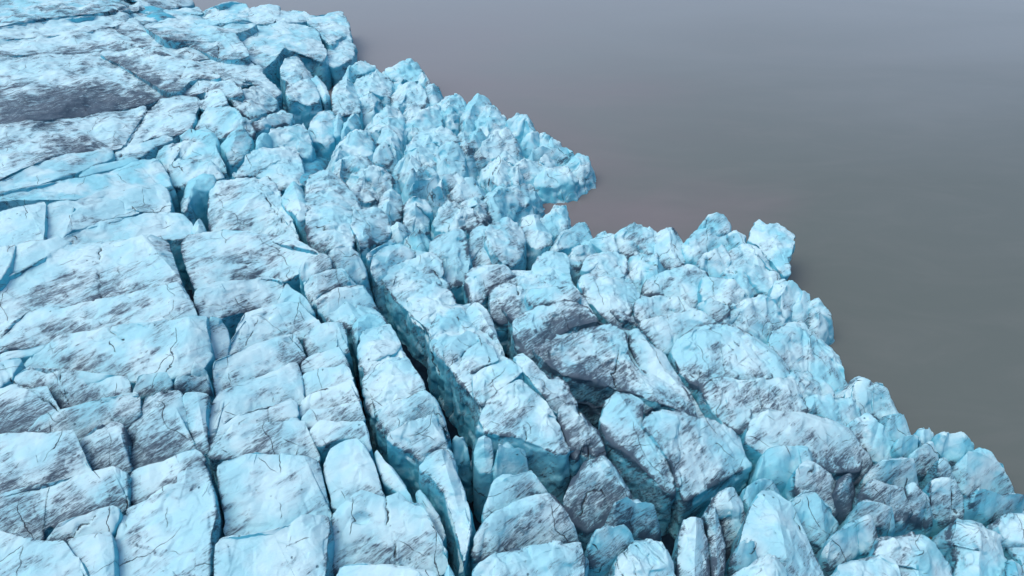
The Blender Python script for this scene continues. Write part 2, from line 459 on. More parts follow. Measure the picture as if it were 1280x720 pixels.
def water_material():
    m, nt, bs = new_mat('silty_water'); g = NG(nt)
    P = g.n('ShaderNodeNewGeometry').outputs['Position']
    sep = g.n('ShaderNodeSeparateXYZ'); nt.links.new(P, sep.inputs[0])
    big = g.noise(g.mapping(P, (0, 0, 0.5), (1, 2.2, 1)), 0.006, 4, 0.55, 0.6)
    # silt plume off the ice front thins out toward open water
    drift = g.math('ADD', g.math('MULTIPLY', sep.outputs[0], 0.0042), g.math('MULTIPLY', g.math('SUBTRACT', big, 0.5), 1.0))
    drift = g.ramp(drift, -0.10, 0.38)
    c = g.mix(drift, c4(*SILT_A), c4(*SILT_B))
    far = g.ramp(g.math('ADD', sep.outputs[1], g.math('MULTIPLY', g.math('SUBTRACT', big, 0.5), 120.0)), 120, 420)
    c = g.mix(far, c, c4(*SKY_SHEEN))  # paler blue-grey with distance: sky reflection painted into the water colour
    sm = g.noise(g.mapping(P, (0, 0, 0.9), (1, 3.0, 1)), 0.03, 6, 0.6, 1.0)
    c = g.mix(g.ramp(sm, 0.40, 0.75, 0.0, 0.09), c, c4(0.26, 0.25, 0.24))
    nt.links.new(c, bs.inputs['Base Color'])
    bs.inputs['Roughness'].default_value = 0.12
    bs.inputs['IOR'].default_value = 1.333
    w = g.math('ADD', g.math('MULTIPLY', g.noise(g.mapping(P, (0, 0, 0.4), (1, 1.6, 1)), 0.55, 5, 0.6), 0.5), g.math('MULTIPLY', g.noise(P, 0.12, 3), 0.8))
    bp = g.n('ShaderNodeBump'); bp.inputs['Strength'].default_value = 0.25; bp.inputs['Distance'].default_value = 0.25
    nt.links.new(w, bp.inputs['Height']); nt.links.new(bp.outputs[0], bs.inputs['Normal'])
    return m
SILT_A = (0.192, 0.172, 0.176)
SILT_B = (0.122, 0.144, 0.130)
SKY_SHEEN = (0.245, 0.270, 0.275)

def crev_shade_material():
    m, nt, bs = new_mat('crevasse_shade'); g = NG(nt)
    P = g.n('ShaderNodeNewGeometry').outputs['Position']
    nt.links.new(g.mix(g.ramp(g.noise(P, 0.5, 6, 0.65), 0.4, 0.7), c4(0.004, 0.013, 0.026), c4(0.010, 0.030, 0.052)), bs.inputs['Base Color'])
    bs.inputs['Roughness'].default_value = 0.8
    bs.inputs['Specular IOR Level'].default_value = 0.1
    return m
CREV_SHADE = crev_shade_material()  # near-black floor colour: crevasse shade painted into the material

# ------------------------------------------------------------------ the blocks of ice
def zone(name, cat, group, **dv):
    def f(label, pts, **kw):
        d = dict(dv); nm = kw.pop('name', name); ct = kw.pop('cat', cat); d.update(kw)
        return block(nm, label, ct, group, pts, **d)
    return f

# upper slope: smooth, worn, dust-grey ice
U = zone('ice_terrace', 'ice slab', 'worn ice slabs of the upper slope', t=0.2, lip=0, dome=.12, e=.04, s=0.3, b=0.05, big=0.8, fac=0.2, dirt=0.9, cyan=0.2, cell=6, pk=1.5, jag=.08, grow=.75, ext=1.2, cuts=0, col=.06)
U("hazy blue ice broken by a teal cleft in the far left corner of the photo", "-90,-45 30,-45 115,-40 150,-8 172,5 130,14 60,20 0,31 -90,48", t=0.5, fac=.5, dome=0.72, cyan=.7)
U("low flat grey shelf of dirty ice running out farthest along the murky water", "110,-45 170,-45 200,-8 240,0 238,7 185,13 132,14 168,5 145,-8", t=0.15, dome=0.12, dirt=1.4)
U("long smooth pale slab just in front of the hazy blue far corner ice", "-90,52 0,34 60,26 110,21 157,15 168,23 140,33 110,38 60,43 0,48 -90,66", t=0.4, dirt=0.22, dome=0.38)
U("narrow pale slab cut at its right end by the shorter teal slit crack", "-90,68 0,49 60,45 110,39 140,34 168,53 182,58 165,60 130,64 60,66 0,67 -90,78", t=0.3, dirt=0.7)
U("low white hump beside the flat grey shelf and behind the teal wedge", "159,16 180,12 215,13 246,10 254,15 240,21 205,23 180,30 168,23", t=0.25, dirt=0.28, cyan=.5, hi=.8)
U("scratched grey slab between the shorter teal slit crack and the deep teal wedge", "142,33 168,25 178,33 205,46 238,57 275,71 240,75 200,66 180,58 168,52", t=0.25, dirt=1.1, hi=0.6)
U("broad scuffed mound overhanging the deep teal wedge on the far slope", "178,30 210,24 245,23 290,26 320,30 308,36 290,42 312,70 280,72 240,56 205,45", t=0.8, dome=0.53, dirt=0.76, cyan=.5, hi=3.4)
U("rounded ice knob with a bright turquoise hollow at the far water's edge", "254,13 275,4 290,1 305,4 312,18 317,25 300,24 262,23 250,19", t=1, dome=0.36, dirt=0.34, cyan=.8, name='ice_boulder', cat='ice boulder')
U("boxy pale ice block right of the knob with the turquoise hollow", "312,11 330,7 346,7 348,18 340,28 320,28 311,22", t=0.6, dirt=0.46, name='ice_block', cat='ice block')
U("low clean ice hump behind the big rounded headland crown, facing open water", "348,15 365,12 384,14 386,24 370,27 345,28", t=0.5, dirt=0.22, name='ice_block', cat='ice block')
U("far cliff shoulder whose outer face drops into the water at the farthest headland", "386,20 410,17 428,15 433,28 436,44 425,45 413,55 405,45 397,34 386,27", t=1, dirt=0.34, cyan=.6, fac=.6, name='ice_cliff', cat='ice cliff')
U("big rounded crown of the farthest headland with a tall cyan front face", "295,43 320,33 345,29 382,29 396,40 405,55 410,68 402,76 390,72 370,66 355,58 345,72 330,84 312,71 298,52", t=2.0, dome=0.96, dirt=0.52, cyan=.6, hi=.5, name='ice_cliff', cat='ice cliff', grow=0.2)
U("fractured cliff foot with a dark cleft at the waterline of the farthest headland", "412,58 424,46 434,44 440,58 441,70 430,76 420,80 412,74", t=2.5, dirt=0.64, cyan=.4, fac=.8, hi=-1, name='ice_cliff', cat='ice cliff')
U("striped mound with scored grey flanks crossed by the long black hairline crack", "240,74 262,71 290,72 310,74 325,85 330,95 345,108 350,117 343,122 330,112 315,101 302,99 299,109 275,96 255,88 240,86", t=0.75, dirt=0.82, dome=0.29, grow=0.35, ext=0.8)
U("widest grime-darkened dome of ice below the longer teal slit crack", "-90,82 0,69 60,68 124,67 150,80 175,94 203,110 218,117 190,126 150,136 100,144 60,148 0,153 -90,165", t=0.8, dome=0.48, dirt=1.9)
U("grey slab above the longer teal slit crack with two tiny teal nicks in it", "126,66 165,61 185,58 240,76 262,86 276,96 250,97 236,100 221,114 205,110 175,92 150,78", t=0.4, dirt=1, hi=1.5)
U("small crumpled ice strip where the teal slit meets the black hairline crack", "222,116 240,99 276,97 299,110 300,118 288,119 255,113 240,118 226,120", t=0.4, dirt=1.1, fac=.4)
U("dusty grey terrace left of the shorter black hairline crack, under the dark dome", "-90,168 0,156 100,147 150,139 180,131 183,137 170,156 151,185 140,186 100,188 60,196 20,212 0,222 -90,258", t=0.6, dirt=1.5, grow=0.35, ext=0.8)
U("grey terrace wedged between the two black hairline cracks", "186,136 200,126 232,120 245,119 251,123 241,150 237,161 220,168 190,171 170,180 153,186 172,157", t=0.6, dirt=1.1, fac=.3, grow=0.35, ext=0.8)
U("triangular pale block hemmed between the longer black hairline crack and a chunky cube", "258,115 275,111 284,130 268,133 254,137 250,129", t=0.5, dirt=0.52, fac=.3, name='ice_block', cat='ice block', grow=0.35, ext=0.8)

# upper middle: upright clean blocks beside the farthest headland
V = zone('ice_block', 'ice block', 'upright ice blocks above the left slabs', t=1.8, dome=1.0, e=.1, s=.6, b=.1, big=.2, fac=.35, cuts=5, cutk=.5, grow=.3, dirt=.3, cyan=.55, cell=3.0, col=.35)
V("narrow upright pillar rising directly below the farthest headland's crown", "351,83 356,75 362,71 374,72 380,82 388,94 390,99 375,101 362,103 352,96", t=2, name='ice_tower', cat='ice tower')
V("stout pillar with a grey-capped top and tall pale front, beside the small inlet", "360,107 372,101 388,100 394,106 399,120 398,128 385,131 372,127 361,123 357,115", t=2, name='ice_tower', cat='ice tower')
V("slim cyan wedge leaning against the stout grey-capped pillar at the inlet", "386,98 398,96 408,108 413,122 406,128 400,119 392,104", t=2, cyan=.9, dirt=.05, name='ice_tower', cat='ice tower', b=0.02, grow=0)
V("chunky cube-shaped block with a flat dusted top at the foot of the striped mound", "290,118 305,110 330,106 342,118 346,128 343,138 325,142 312,147 300,138 292,128", t=2.6, dome=.6)
V("flat-topped scored block right of the longer black hairline crack's lower end", "254,138 270,134 292,132 301,144 308,147 314,155 318,166 313,177 300,172 287,163 275,170 260,168 246,164 248,150", t=3, dirt=.55, grow=0.35, ext=0.8)
V("glossy cyan lump tucked between the scored block and the bright arched slabs", "276,178 288,165 298,155 308,160 314,172 311,185 303,196 292,207 284,203 279,190", t=3.5, cyan=1, dirt=.05, dome=1.6)
V("small rounded cyan tooth at the left of the trio of upright teeth", "320,185 321,173 329,165 336,169 338,184 330,187", t=1.5, cyan=.9, dirt=.05)
V("jagged cyan tooth in the trio with a tall smooth front wall", "338,183 337,166 342,158 352,160 362,158 378,152 385,168 390,185 387,196 378,194 371,186 360,183", t=3, cyan=.8, dirt=.05, fac=.6)
V("cluster of grey-white lumps just behind the trio of upright cyan teeth", "316,152 325,148 340,143 352,138 364,140 366,152 352,157 340,160 330,161 319,160", t=1.5, dirt=.6, fac=.8)
V("tall cyan fin with a rounded tip standing at the end of the narrow inlet", "386,160 393,145 402,137 412,137 418,146 418,160 415,173 408,178 396,174 387,174", t=3.4, cyan=1, dirt=.05, name='ice_fin', cat='ice fin')
V("slender grey spike squeezed right of the tall rounded-tip cyan fin", "418,150 424,141 429,155 424,168 418,170", t=3, dirt=.4, name='ice_spike', cat='ice spike')
V("broad slab-topped block with crisp flat edge directly below the trio of teeth", "290,218 300,210 308,196 312,187 345,184 366,182 374,190 380,205 384,220 375,226 360,231 348,236 340,224 320,218 302,219", t=3.5, dirt=.35)
V("big block with a grey-streaked front beside the upright cyan columns", "264,232 275,225 300,219 335,219 343,230 353,250 364,277 374,300 362,303 345,301 320,295 290,293 267,290 264,270 262,250", t=6.5, dome=1, dirt=.75, cyan=.4)
V("pair of fused cyan columns guarding the top end of the first black crevasse", "227,246 229,234 239,222 255,217 266,218 268,226 262,236 247,238 238,248 232,260 228,258", t=3, cyan=.95, dirt=.05, name='ice_tower', cat='ice tower')
V("thumbnail-shaped shard standing at the very top of the first black crevasse", "241,290 244,280 249,274 255,284 257,293 246,296", t=2, cyan=.4, dirt=.2, name='ice_spike', cat='ice spike')
V("small teal step sunk behind the glossy cyan lump's left shoulder", "221,172 236,165 255,162 268,168 273,180 262,184 250,176 233,175", t=1.2, cyan=1, dirt=.05)
V("bright arched cyan slab curving over the two rounded slabs left of the lump", "193,193 205,182 235,178 255,176 268,188 278,205 284,217 270,208 250,200 227,196 215,199 211,214 201,197", t=3, cyan=.8, dirt=.1)
V("rounded slab with a dark mark nested under the bright arched cyan slab", "214,203 222,197 235,200 255,199 270,207 281,220 262,222 240,226 223,235 215,226 212,213", t=3, cyan=.5, dirt=.3)

# left slabs: long ridges, each with a clean crest and a grey slope toward the viewer
L1 = zone('ice_ridge', 'ice ridge', 'long ice ridges on the left of the glacier', t=1.8, dome=.35, e=.06, lip=.5, s=.85, b=.0, big=.3, fac=.25, dirt=.55, cyan=.35, cell=4.5, pk=1.2, jag=.3, grow=.0, ext=.8, cuts=0, col=.12)
L1("slender cyan ridge bordering the dusty grey terrace from below", "-90,276 0,226 40,207 80,192 120,187 141,187 142,197 120,205 100,214 55,227 0,238 -90,288", t=1.6, dirt=.1, cyan=.6)
L1("short pale ridge that starts at the foot of the shorter black hairline crack", "143,190 160,180 200,175 220,172 195,182 178,195 156,203 143,198", t=1.1, dirt=.2, cyan=.5)
L1("thin cyan lip squeezed between two bright ridges left of the arched slab", "98,219 115,206 150,200 176,199 150,208 125,214 105,221", t=1, dirt=.05, cyan=.9)
L1("wide turquoise ridge with a blunt right end beside the rounded nested slab", "-90,290 0,241 50,231 105,222 150,209 178,199 195,197 204,206 215,232 200,229 165,238 125,247 70,246 0,246 -90,296", t=2.3, dirt=.05, cyan=.9)
L1("pale scored ridge with a blunt end directly beneath the wide turquoise ridge", "82,252 135,247 170,237 200,228 209,236 214,254 214,263 190,262 165,262 140,262 115,257 92,257", t=2, dirt=.3, cyan=.4)
L1("domed white ridge at the left edge, left of its upright hairline joint", "-90,292 0,263 35,254 58,250 57,270 56,299 25,303 0,307 -90,330", t=2.7, dirt=.3)
L1("domed white ridge tapering right from an upright hairline joint", "60,250 95,250 108,257 150,263 178,263 140,270 115,280 92,285 77,298 59,299", t=2.7, dirt=.3)
L1("oval white swell whose left tip shows a turquoise underside", "77,298 95,290 125,281 165,273 180,265 205,264 225,266 240,277 243,286 239,294 228,296 212,296 150,297 110,302 88,302", t=2.4, dirt=.25, cyan=.5)
L1("small corner slab against the left edge above the longest striped ridge", "-90,345 0,310 20,305 18,315 8,339 0,349 -90,385", t=1.4, dirt=.15)
L1("smooth wedge lying along the crest of the longest striped ridge", "22,306 40,301 70,300 90,303 60,318 35,332 12,340 20,313", t=1.4, dirt=.15)
L1("longest grey-striped ridge, ending in a square corner at the first black crevasse", "-90,395 0,351 30,336 60,320 92,304 145,300 209,298 214,312 221,332 228,351 214,358 200,361 170,372 140,380 80,384 45,386 20,396 0,402 -90,430", t=4.3, dome=0.96, dirt=1.0)
L1("smooth-crested slab on the right bank of the first black crevasse", "228,302 235,294 265,293 300,296 340,303 370,308 395,314 402,320 390,330 370,338 356,346 340,349 320,349 275,353 247,356 241,348 235,330 229,313", t=3.4, dome=0.6, dirt=.9)
L1("grey-flanked ridge below the longest striped one, touching the crevasse's lower tip", "-90,455 0,425 14,405 30,390 52,384 100,383 137,381 170,373 205,363 230,358 239,375 246,390 220,397 190,404 165,413 150,420 125,422 90,427 50,430 14,427 -90,470", t=3.4, dirt=.95)
L1("thin bluish ledge running under the grey-flanked ridge", "-90,476 -10,452 28,436 60,429 100,424 150,421 195,406 214,400 195,410 165,417 140,428 100,436 60,440 28,447 -10,456 -90,490", dirt=.4, cyan=.6, hi=-0.6, t=2, ext=0, grow=0)
L1("lens-shaped slab below the smooth-crested right bank slab, with a dirty right end", "244,363 255,356 290,350 345,349 355,352 351,365 345,379 330,383 300,388 275,395 262,392 252,389 245,375", t=2.7, dirt=.65)
L1("sharp little pyramid between the dirty lens-shaped slab and the second black crevasse", "346,379 352,362 358,351 366,361 385,381 394,391 375,384 356,378", t=1.6, dirt=.1, cyan=.6, name='ice_spike', cat='ice spike', e=.2)
L1("long clean pale ridge with a fine ledge line along its lower half", "26,456 50,440 100,438 150,425 165,418 200,408 230,397 260,394 258,404 260,420 266,440 255,455 235,460 210,468 190,473 160,468 145,470 120,477 100,480 70,472 42,461", dome=0.84, dirt=.45, cyan=.5, hi=0.5, t=3.4)
L1("rounded cyan shoulder closing the right end of the long clean pale ridge", "263,395 275,398 285,410 288,425 283,440 272,445 267,438 260,415", t=3.4, dirt=.2, cyan=.8)
L1("small bright wedge at the left edge above a forked dark crack", "-90,485 0,453 25,447 28,451 15,469 5,478 0,482 -90,510", t=1.4, dirt=.1, cyan=.5)
L1("dark-scratched slab between the forked crack and the wave-shaped ice", "31,461 45,464 70,474 100,482 120,478 145,470 160,471 165,481 160,497 140,499 120,504 97,514 80,509 70,499 50,487 25,477 19,470", t=2.7, dirt=1.1)
L1("grime-striped dark slab filling the left edge at mid-height", "-90,520 0,486 20,478 50,490 70,505 76,514 60,525 40,536 0,542 -90,555", t=2.7, dirt=1.1)
L1("small cyan lens lying in the dark-scratched hollow above the wave-shaped ice", "81,517 100,505 130,500 160,499 174,491 170,497 150,508 130,512 110,520 95,522", t=1.4, dirt=.6, cyan=.8)
L1("low scalloped blue-white chunk under the long clean pale ridge", "167,488 170,472 185,466 205,466 215,475 211,485 190,491 175,492", t=2, dirt=.2, cyan=.6)
L1("grey-faced little block crowding the bend of the left black crevasse", "218,484 225,476 240,468 262,478 264,488 255,490 238,488", t=2, dirt=.7)
L1("blue tooth sticking up at the narrow neck of the left black crevasse", "238,464 248,456 257,462 263,474 263,481 252,470", t=2, dirt=0, cyan=1, name='ice_spike', cat='ice spike', e=.3)
L1("curling wave-shaped ice with a teal hollow under its lip", "36,537 50,521 65,516 95,523 120,515 140,505 165,495 177,494 174,513 160,529 140,525 115,539 100,547 70,540 44,541", t=2.7, dirt=.3, cyan=.7, fac=.4)
L1("plain grey rounded face right of the curling wave-shaped ice", "100,550 118,539 140,526 154,530 159,545 158,570 163,582 150,587 120,587 106,575 99,560", t=3, dirt=.95)
L1("bulky grey-fronted block between two dark vertical joints", "163,531 175,515 180,497 200,490 225,487 232,510 240,545 247,561 230,565 200,573 171,582 163,570 163,545", t=4.1, dome=0.6, dirt=1.0)
L1("tall thin sliver of ice along the left black crevasse", "229,490 250,490 262,492 258,515 259,545 262,558 256,561 245,550 236,520", t=2.7, dirt=.45, cyan=.6)
L1("broad pale slab with wavy dirty bands at the left edge", "-90,560 0,545 35,542 70,543 90,548 99,561 117,588 105,592 70,600 30,611 0,619 -90,640", t=3, dome=0.6, dirt=.9)
L1("slab crossed by a teal vein, lower left, above the long hairline crack", "-90,655 0,622 50,608 105,596 150,589 159,591 159,624 150,631 118,632 90,639 60,654 50,671 20,667 0,663 -90,672", t=3.4, dirt=.85, cyan=.5)
L1("grey-crusted slab left of the black crevasse's widest stretch", "164,588 200,576 240,565 250,563 257,571 240,589 225,606 200,617 172,626 162,615", t=2.4, dirt=.95)
L1("largest lower-left slab with a scuffed domed face beside the black crevasse", "151,655 156,635 170,628 205,618 228,607 245,581 253,575 259,590 264,605 268,625 270,642 267,658 263,675 262,690 262,800 147,800 146,700 145,675", t=4.1, dome=0.84, dirt=.7, jag=0.2, grow=0)
L1("smooth pale wedge pinched between three hairline cracks, lower left", "56,673 90,653 118,637 151,634 146,652 140,661 110,666 80,671", t=1.8, dirt=.3)
L1("triangular slab touching the bottom edge between two thin dark cracks", "86,675 110,669 140,664 142,680 144,720 144,800 134,800 112,715 96,690", t=2, dirt=.6)
L1("bottom left corner slab with a broad blue-white face", "-90,682 0,668 25,670 55,676 80,675 94,697 114,725 126,800 -90,800", t=2.7, dirt=.6)

# terrace of blocks between the left black crevasse and the second one
T = zone('ice_terrace', 'ice slab', 'stepped ice slabs between the two black crevasses', t=2.0, dome=.35, e=.06, lip=.6, s=.8, b=.0, big=.25, fac=.25, pk=1.2, jag=.25, grow=-.02, ext=1, cuts=0, dirt=.5, cyan=.45, cell=4, col=.12)
T("uppermost stepped slab with a small teal pit near its top edge", "290,425 299,400 304,390 330,383 355,378 372,377 385,388 401,402 390,410 378,417 365,413 340,420 310,430 286,441 284,434", t=3, dirt=.35, pits=[(333, 394, 7, .8)])
T("second stepped slab with a cyan spot at its right corner and a grey front", "266,451 285,443 320,429 350,420 369,415 379,433 381,443 360,455 335,463 310,473 285,485 273,489 268,475", t=3, dirt=.75, pits=[(362, 424, 6, .7)])
T("clean pale stepped slab marked by a bright white splash", "271,490 300,480 340,464 371,453 377,470 380,496 360,499 330,504 300,511 284,519 270,539 263,553 261,530 264,505", t=3.4, dirt=.2)
T("rounded grey-capped block on the lip of the second black crevasse", "380,421 388,411 410,402 428,402 433,415 436,438 422,431 410,439 395,443 385,441", t=2.4, dirt=.6)
T("small slab with crisp back edge just below the rounded grey-capped block", "377,451 395,446 412,439 424,431 430,440 436,454 420,456 395,461 379,463", t=1.6, dirt=.35)
T("squarish pale slab with a dark smudge in line with the white-splashed slab", "378,467 410,459 437,457 441,470 425,478 400,486 384,493 380,480", t=2, dirt=.45)
T("low band of ice with thin ledge lines below the white-splashed slab", "264,556 275,535 297,518 330,508 373,501 372,515 345,523 310,535 285,547 267,555", t=2.4, dirt=.3)
T("streaky slab with a small dark pocket at its crevasse end", "375,501 400,490 425,481 440,472 447,490 449,499 430,502 405,509 385,514 375,516", t=1.8, dirt=.6)
T("narrow step slab with vertical joints on the crevasse lip", "377,520 400,512 430,505 449,501 454,515 457,521 435,526 400,531 381,532", t=1.4, dirt=.35)
T("curving pale step ending in a dirty notch over the second black crevasse", "386,535 420,531 455,524 461,540 464,558 459,561 448,545 430,543 410,549 397,555", t=1.4, dirt=.4)
T("wide step slab with a bulging grey crown at its left half", "260,563 280,550 310,538 345,528 371,520 379,535 395,556 401,571 385,564 340,562 300,565 277,565", t=2.7, dirt=.7)
T("largest pale slab left of the wriggling black crack", "274,575 300,568 350,566 385,568 401,577 405,600 411,625 413,640 390,644 350,654 320,662 290,665 284,655 280,615", t=4.1, dome=0.72, dirt=.25, grow=-0.14)
T("bottom edge slab left of the wriggling black crack's foot", "271,671 320,666 360,656 411,643 414,655 412,680 409,715 405,800 268,800 269,700", t=2.7, dirt=.45, grow=-0.14)
T("smooth slab wedged right of the wriggling black crack's upper end", "404,578 411,562 430,549 448,547 458,560 470,580 476,602 479,617 450,621 425,629 416,627 411,605", t=2.7, dirt=.25, grow=-0.14)
T("broad white slab with an oval meltwater hole and dribbled dirt", "418,633 450,624 480,620 500,611 520,630 549,665 558,688 554,703 530,704 500,696 470,699 430,702 419,699 417,660", t=4.3, dome=0.72, dirt=.45, grow=-0.14, pits=[(451, 647, 11, 1.0)])
T("flat slab at the bottom edge under the oval meltwater hole", "419,706 450,703 490,701 530,708 548,712 556,800 416,800", t=2, dirt=.3, grow=-0.14)
T("saw-edged cyan sliver peeling off the wall of the second black crevasse", "467,563 478,572 492,585 504,600 513,621 517,631 506,622 490,606 479,598", t=1.4, dirt=.05, cyan=.8, name='ice_shard', cat='ice shard', e=.3, hi=-1.5)
T("lower serrated cyan sliver hanging in the second black crevasse", "520,614 527,613 540,628 551,644 557,671 552,668 538,651 525,634", t=2, dirt=0, cyan=.9, name='ice_shard', cat='ice shard', e=.3, hi=-2.5)
T("pointed chip of ice poking up at the bottom edge inside the crevasse", "553,722 560,701 571,720 578,800 548,800", t=1.4, dirt=.05, cyan=.7, name='ice_spike', cat='ice spike', hi=-1, e=.3)

# long fins in the middle
M = zone('fin_segment', 'ice fin', 'segments', t=2.2, dome=0.8, e=.1, s=.6, b=.04, big=.25, fac=.35, cuts=3, cutk=.4, dirt=.4, cyan=.5, cell=3, grow=.08, col=.3)

MB = zone('ice_block', 'ice block', 'ice blocks and humps in the middle of the glacier', t=2.4, dome=1.2, e=.1, s=.6, b=.12, big=.12, fac=.32, cuts=8, cutk=.8, dirt=.4, cyan=.5, cell=3, grow=0.62, col=.4)
FIN = zone('ice_fin', 'ice fin', 'long ice fins in the middle of the glacier', t=1.0, dome=.2, e=.3, s=.1, b=.03, big=.5, fac=.5, dirt=.35, cyan=.6, cell=4, grow=-.1, cuts=0, jag=.2, hi=-2.2, ext=0, col=.2)
narrow = FIN("narrowest fin, a row of stepped segments between the second and third black crevasses", "374,339 380,358 394,383 412,400 441,412 448,440 455,475 470,519 486,542 510,560 528,579 546,602 562,645 572,680 579,708 585,690 589,655 575,595 558,548 532,486 503,437 484,406 462,371 437,346 413,321")
wide = FIN("widest fin, knobby-crested with a tall smooth blue left wall, right of the third crevasse", "466,335 480,357 490,374 508,389 533,413 545,438 556,453 570,472 592,500 600,522 612,540 655,546 700,566 715,562 735,560 752,560 735,530 718,506 700,475 660,452 630,445 614,395 590,378 572,384 552,340 543,316 510,308 485,306")
sooty = FIN("broadest fin, soot-stained along its flank above the dirt-black valley", "583,346 612,367 641,403 668,440 700,468 750,480 816,500 850,514 882,527 866,500 844,462 828,440 806,419 784,409 750,402 730,372 716,345 706,314 686,314 665,335 640,336 612,329", hi=-2.2, dirt=1.5)
scuffed = FIN("longest ridge in the right half, scuffed with grit, sagging down to a slate-grey front", "841,432 860,416 880,406 920,406 958,428 984,458 1004,488 1040,512 1068,535 1085,572 1078,590 1040,592 1002,573 960,556 938,540 908,520 880,490 856,464", hi=-2.4, dirt=.7)
creamy = FIN("short creamy ridge running from the egg-shaped crown to the rounded shoulder", "729,336 750,320 778,320 797,366 830,374 858,384 892,402 868,411 842,428 816,420 797,404 776,400 742,373 727,352", hi=-2.4, dirt=.35)

MB("tall square-shouldered block with a sheer cyan left wall above the fins", "385,230 392,216 402,212 418,220 432,232 440,245 452,255 452,262 438,268 436,276 440,298 437,306 420,310 402,313 390,307 386,280 385,250", t=4.5, dirt=.65, b=.03, name='ice_block', cat='ice block')
MB("grey-hooded block right of the thin dark slit in the middle", "439,271 450,261 465,258 478,265 485,280 486,290 478,299 465,304 453,311 447,306 442,290", t=3.5, dirt=.75, b=.05, name='ice_block', cat='ice block')
MB("cyan lump huddled left of the square-shouldered block", "355,248 362,233 370,228 375,236 381,250 382,268 377,272 370,261 361,259", t=3.5, cyan=.9, dirt=.05, name='ice_block', cat='ice block')
MB("bun-shaped cyan lump at the head of the third crevasse", "411,319 418,309 428,306 440,312 448,319 452,330 454,343 449,352 440,344 425,335 413,330", t=3.5, cyan=.8, dirt=.3, name='ice_boulder', cat='ice boulder')
M("topmost grey-white lumps of the fin that starts the second crevasse", "373,336 380,325 400,318 413,320 416,332 405,337 391,343 383,350 375,348", t=2.5, dirt=.6, parent=narrow, name='fin_head')
M("pale hump second from the top of the narrow fin", "379,351 391,344 410,336 430,335 437,345 439,352 425,357 405,363 393,371 390,379 384,368", t=2.5, dirt=.2, parent=narrow)
M("ribbed grey segment third from the top of the narrow fin", "394,379 401,368 420,360 440,356 455,356 463,370 472,384 460,389 445,398 433,397 420,403 410,398 401,389", t=3, dirt=.65, parent=narrow)
M("small cyan saddle segment of the narrow fin", "441,404 450,396 465,391 478,398 484,405 465,408 450,416 445,426 441,418", t=2, cyan=.9, dirt=.1, parent=narrow)
M("smooth flat-capped segment halfway down the narrow fin", "448,432 455,416 475,406 488,404 495,418 501,431 495,437 480,441 463,450 453,460 449,450", t=3, dirt=.1, parent=narrow)
M("banded segment below the smooth flat-capped one on the narrow fin", "453,468 465,453 485,444 503,437 512,450 525,470 531,484 515,491 495,501 475,514 468,518 458,500", t=3.6, dirt=.3, parent=narrow)
M("arched segment with a brushed grey crown on the narrow fin", "470,522 485,508 510,496 532,488 546,500 556,525 562,547 553,532 545,515 520,522 500,531 484,541 475,532", t=3, dirt=.55, parent=narrow)
M("flat white segment near the lower end of the narrow fin", "483,545 500,533 543,517 552,532 558,553 552,560 535,564 525,572 510,560 490,552", t=2.4, dirt=.3, b=.08, parent=narrow)
M("long tapering blue tail where the narrow fin dives into the black crevasse", "527,577 540,566 559,560 570,590 580,615 588,640 589,660 582,688 578,712 574,690 570,665 563,640 557,610 542,590", t=7, dirt=.2, cyan=.6, b=.1, parent=narrow, name='fin_tail')
M("head of the wide fin with a turquoise dip in its crown", "464,335 466,319 478,309 495,304 510,310 520,318 510,326 496,335 488,346 480,358 471,349", t=3, cyan=.8, dirt=.2, parent=wide, name='fin_head')
M("slim back rim standing behind the turquoise dip of the wide fin", "457,320 465,312 485,303 497,301 480,308 468,315 462,325", t=1, dirt=.3, cyan=.6, parent=wide, name='crest')
M("dirt-striped boulder-like segment on the wide fin", "489,362 493,345 506,330 530,316 542,315 552,325 555,339 550,347 540,356 520,355 508,361 500,371 492,374", t=3.5, dirt=.85, parent=wide)
M("notched pale segment below the dirt-striped one on the wide fin", "508,370 520,361 545,350 552,357 563,365 571,380 570,387 555,391 545,394 540,403 530,408 516,398 509,387", t=3, dirt=.25, parent=wide)
M("scalloped segment with a bluish hollow on the wide fin", "533,412 540,396 550,388 577,383 585,398 588,411 570,414 560,417 552,428 545,438 536,430", t=3.5, cyan=.7, dirt=.2, parent=wide)
M("small stacked ledge with one dark pebble-like spot on the wide fin", "554,434 560,423 580,417 590,416 600,424 590,429 580,437 570,448 562,456 556,450", t=2.5, dirt=.15, parent=wide, name='ledge')
M("cracked cap block right of the dark-spotted ledge", "591,418 605,415 612,425 620,439 624,447 605,454 590,463 576,474 571,468 576,450 586,436 600,428", t=3, dirt=.35, parent=wide, name='ledge')
M("rounded bright segment above the biggest block of the wide fin", "592,470 610,456 632,449 648,455 654,464 640,471 625,483 612,496 603,505 594,498 591,485", t=3, cyan=.6, dirt=.15, parent=wide)
M("biggest block of the wide fin, with a wide smooth blue front", "597,520 610,500 642,472 662,480 678,494 690,514 705,542 711,560 702,566 680,556 655,546 630,540 608,536", t=2.6, dome=1, dirt=.45, b=.1, parent=wide)
M("thin crest running down along the right of the wide fin", "639,448 646,446 665,455 678,465 686,472 700,472 712,482 713,490 720,500 721,507 707,506 697,511 690,504 675,484 656,464", t=2.6, dirt=.45, cyan=.5, parent=wide, name='crest')
M("slender fin split by a long grit-filled dark seam", "697,512 706,504 718,504 725,515 735,527 748,538 755,554 756,562 745,566 738,563 725,554 718,572 712,555 702,530", t=4, cyan=.4, parent=wide, dirt=1.1)
M("grey knobby crest leaning over the right shoulder of the wide fin's upper half", "581,388 590,380 600,376 610,385 616,400 622,420 628,438 631,446 622,442 613,422 601,412 591,411", t=4, dirt=.5, parent=wide, name='crest')
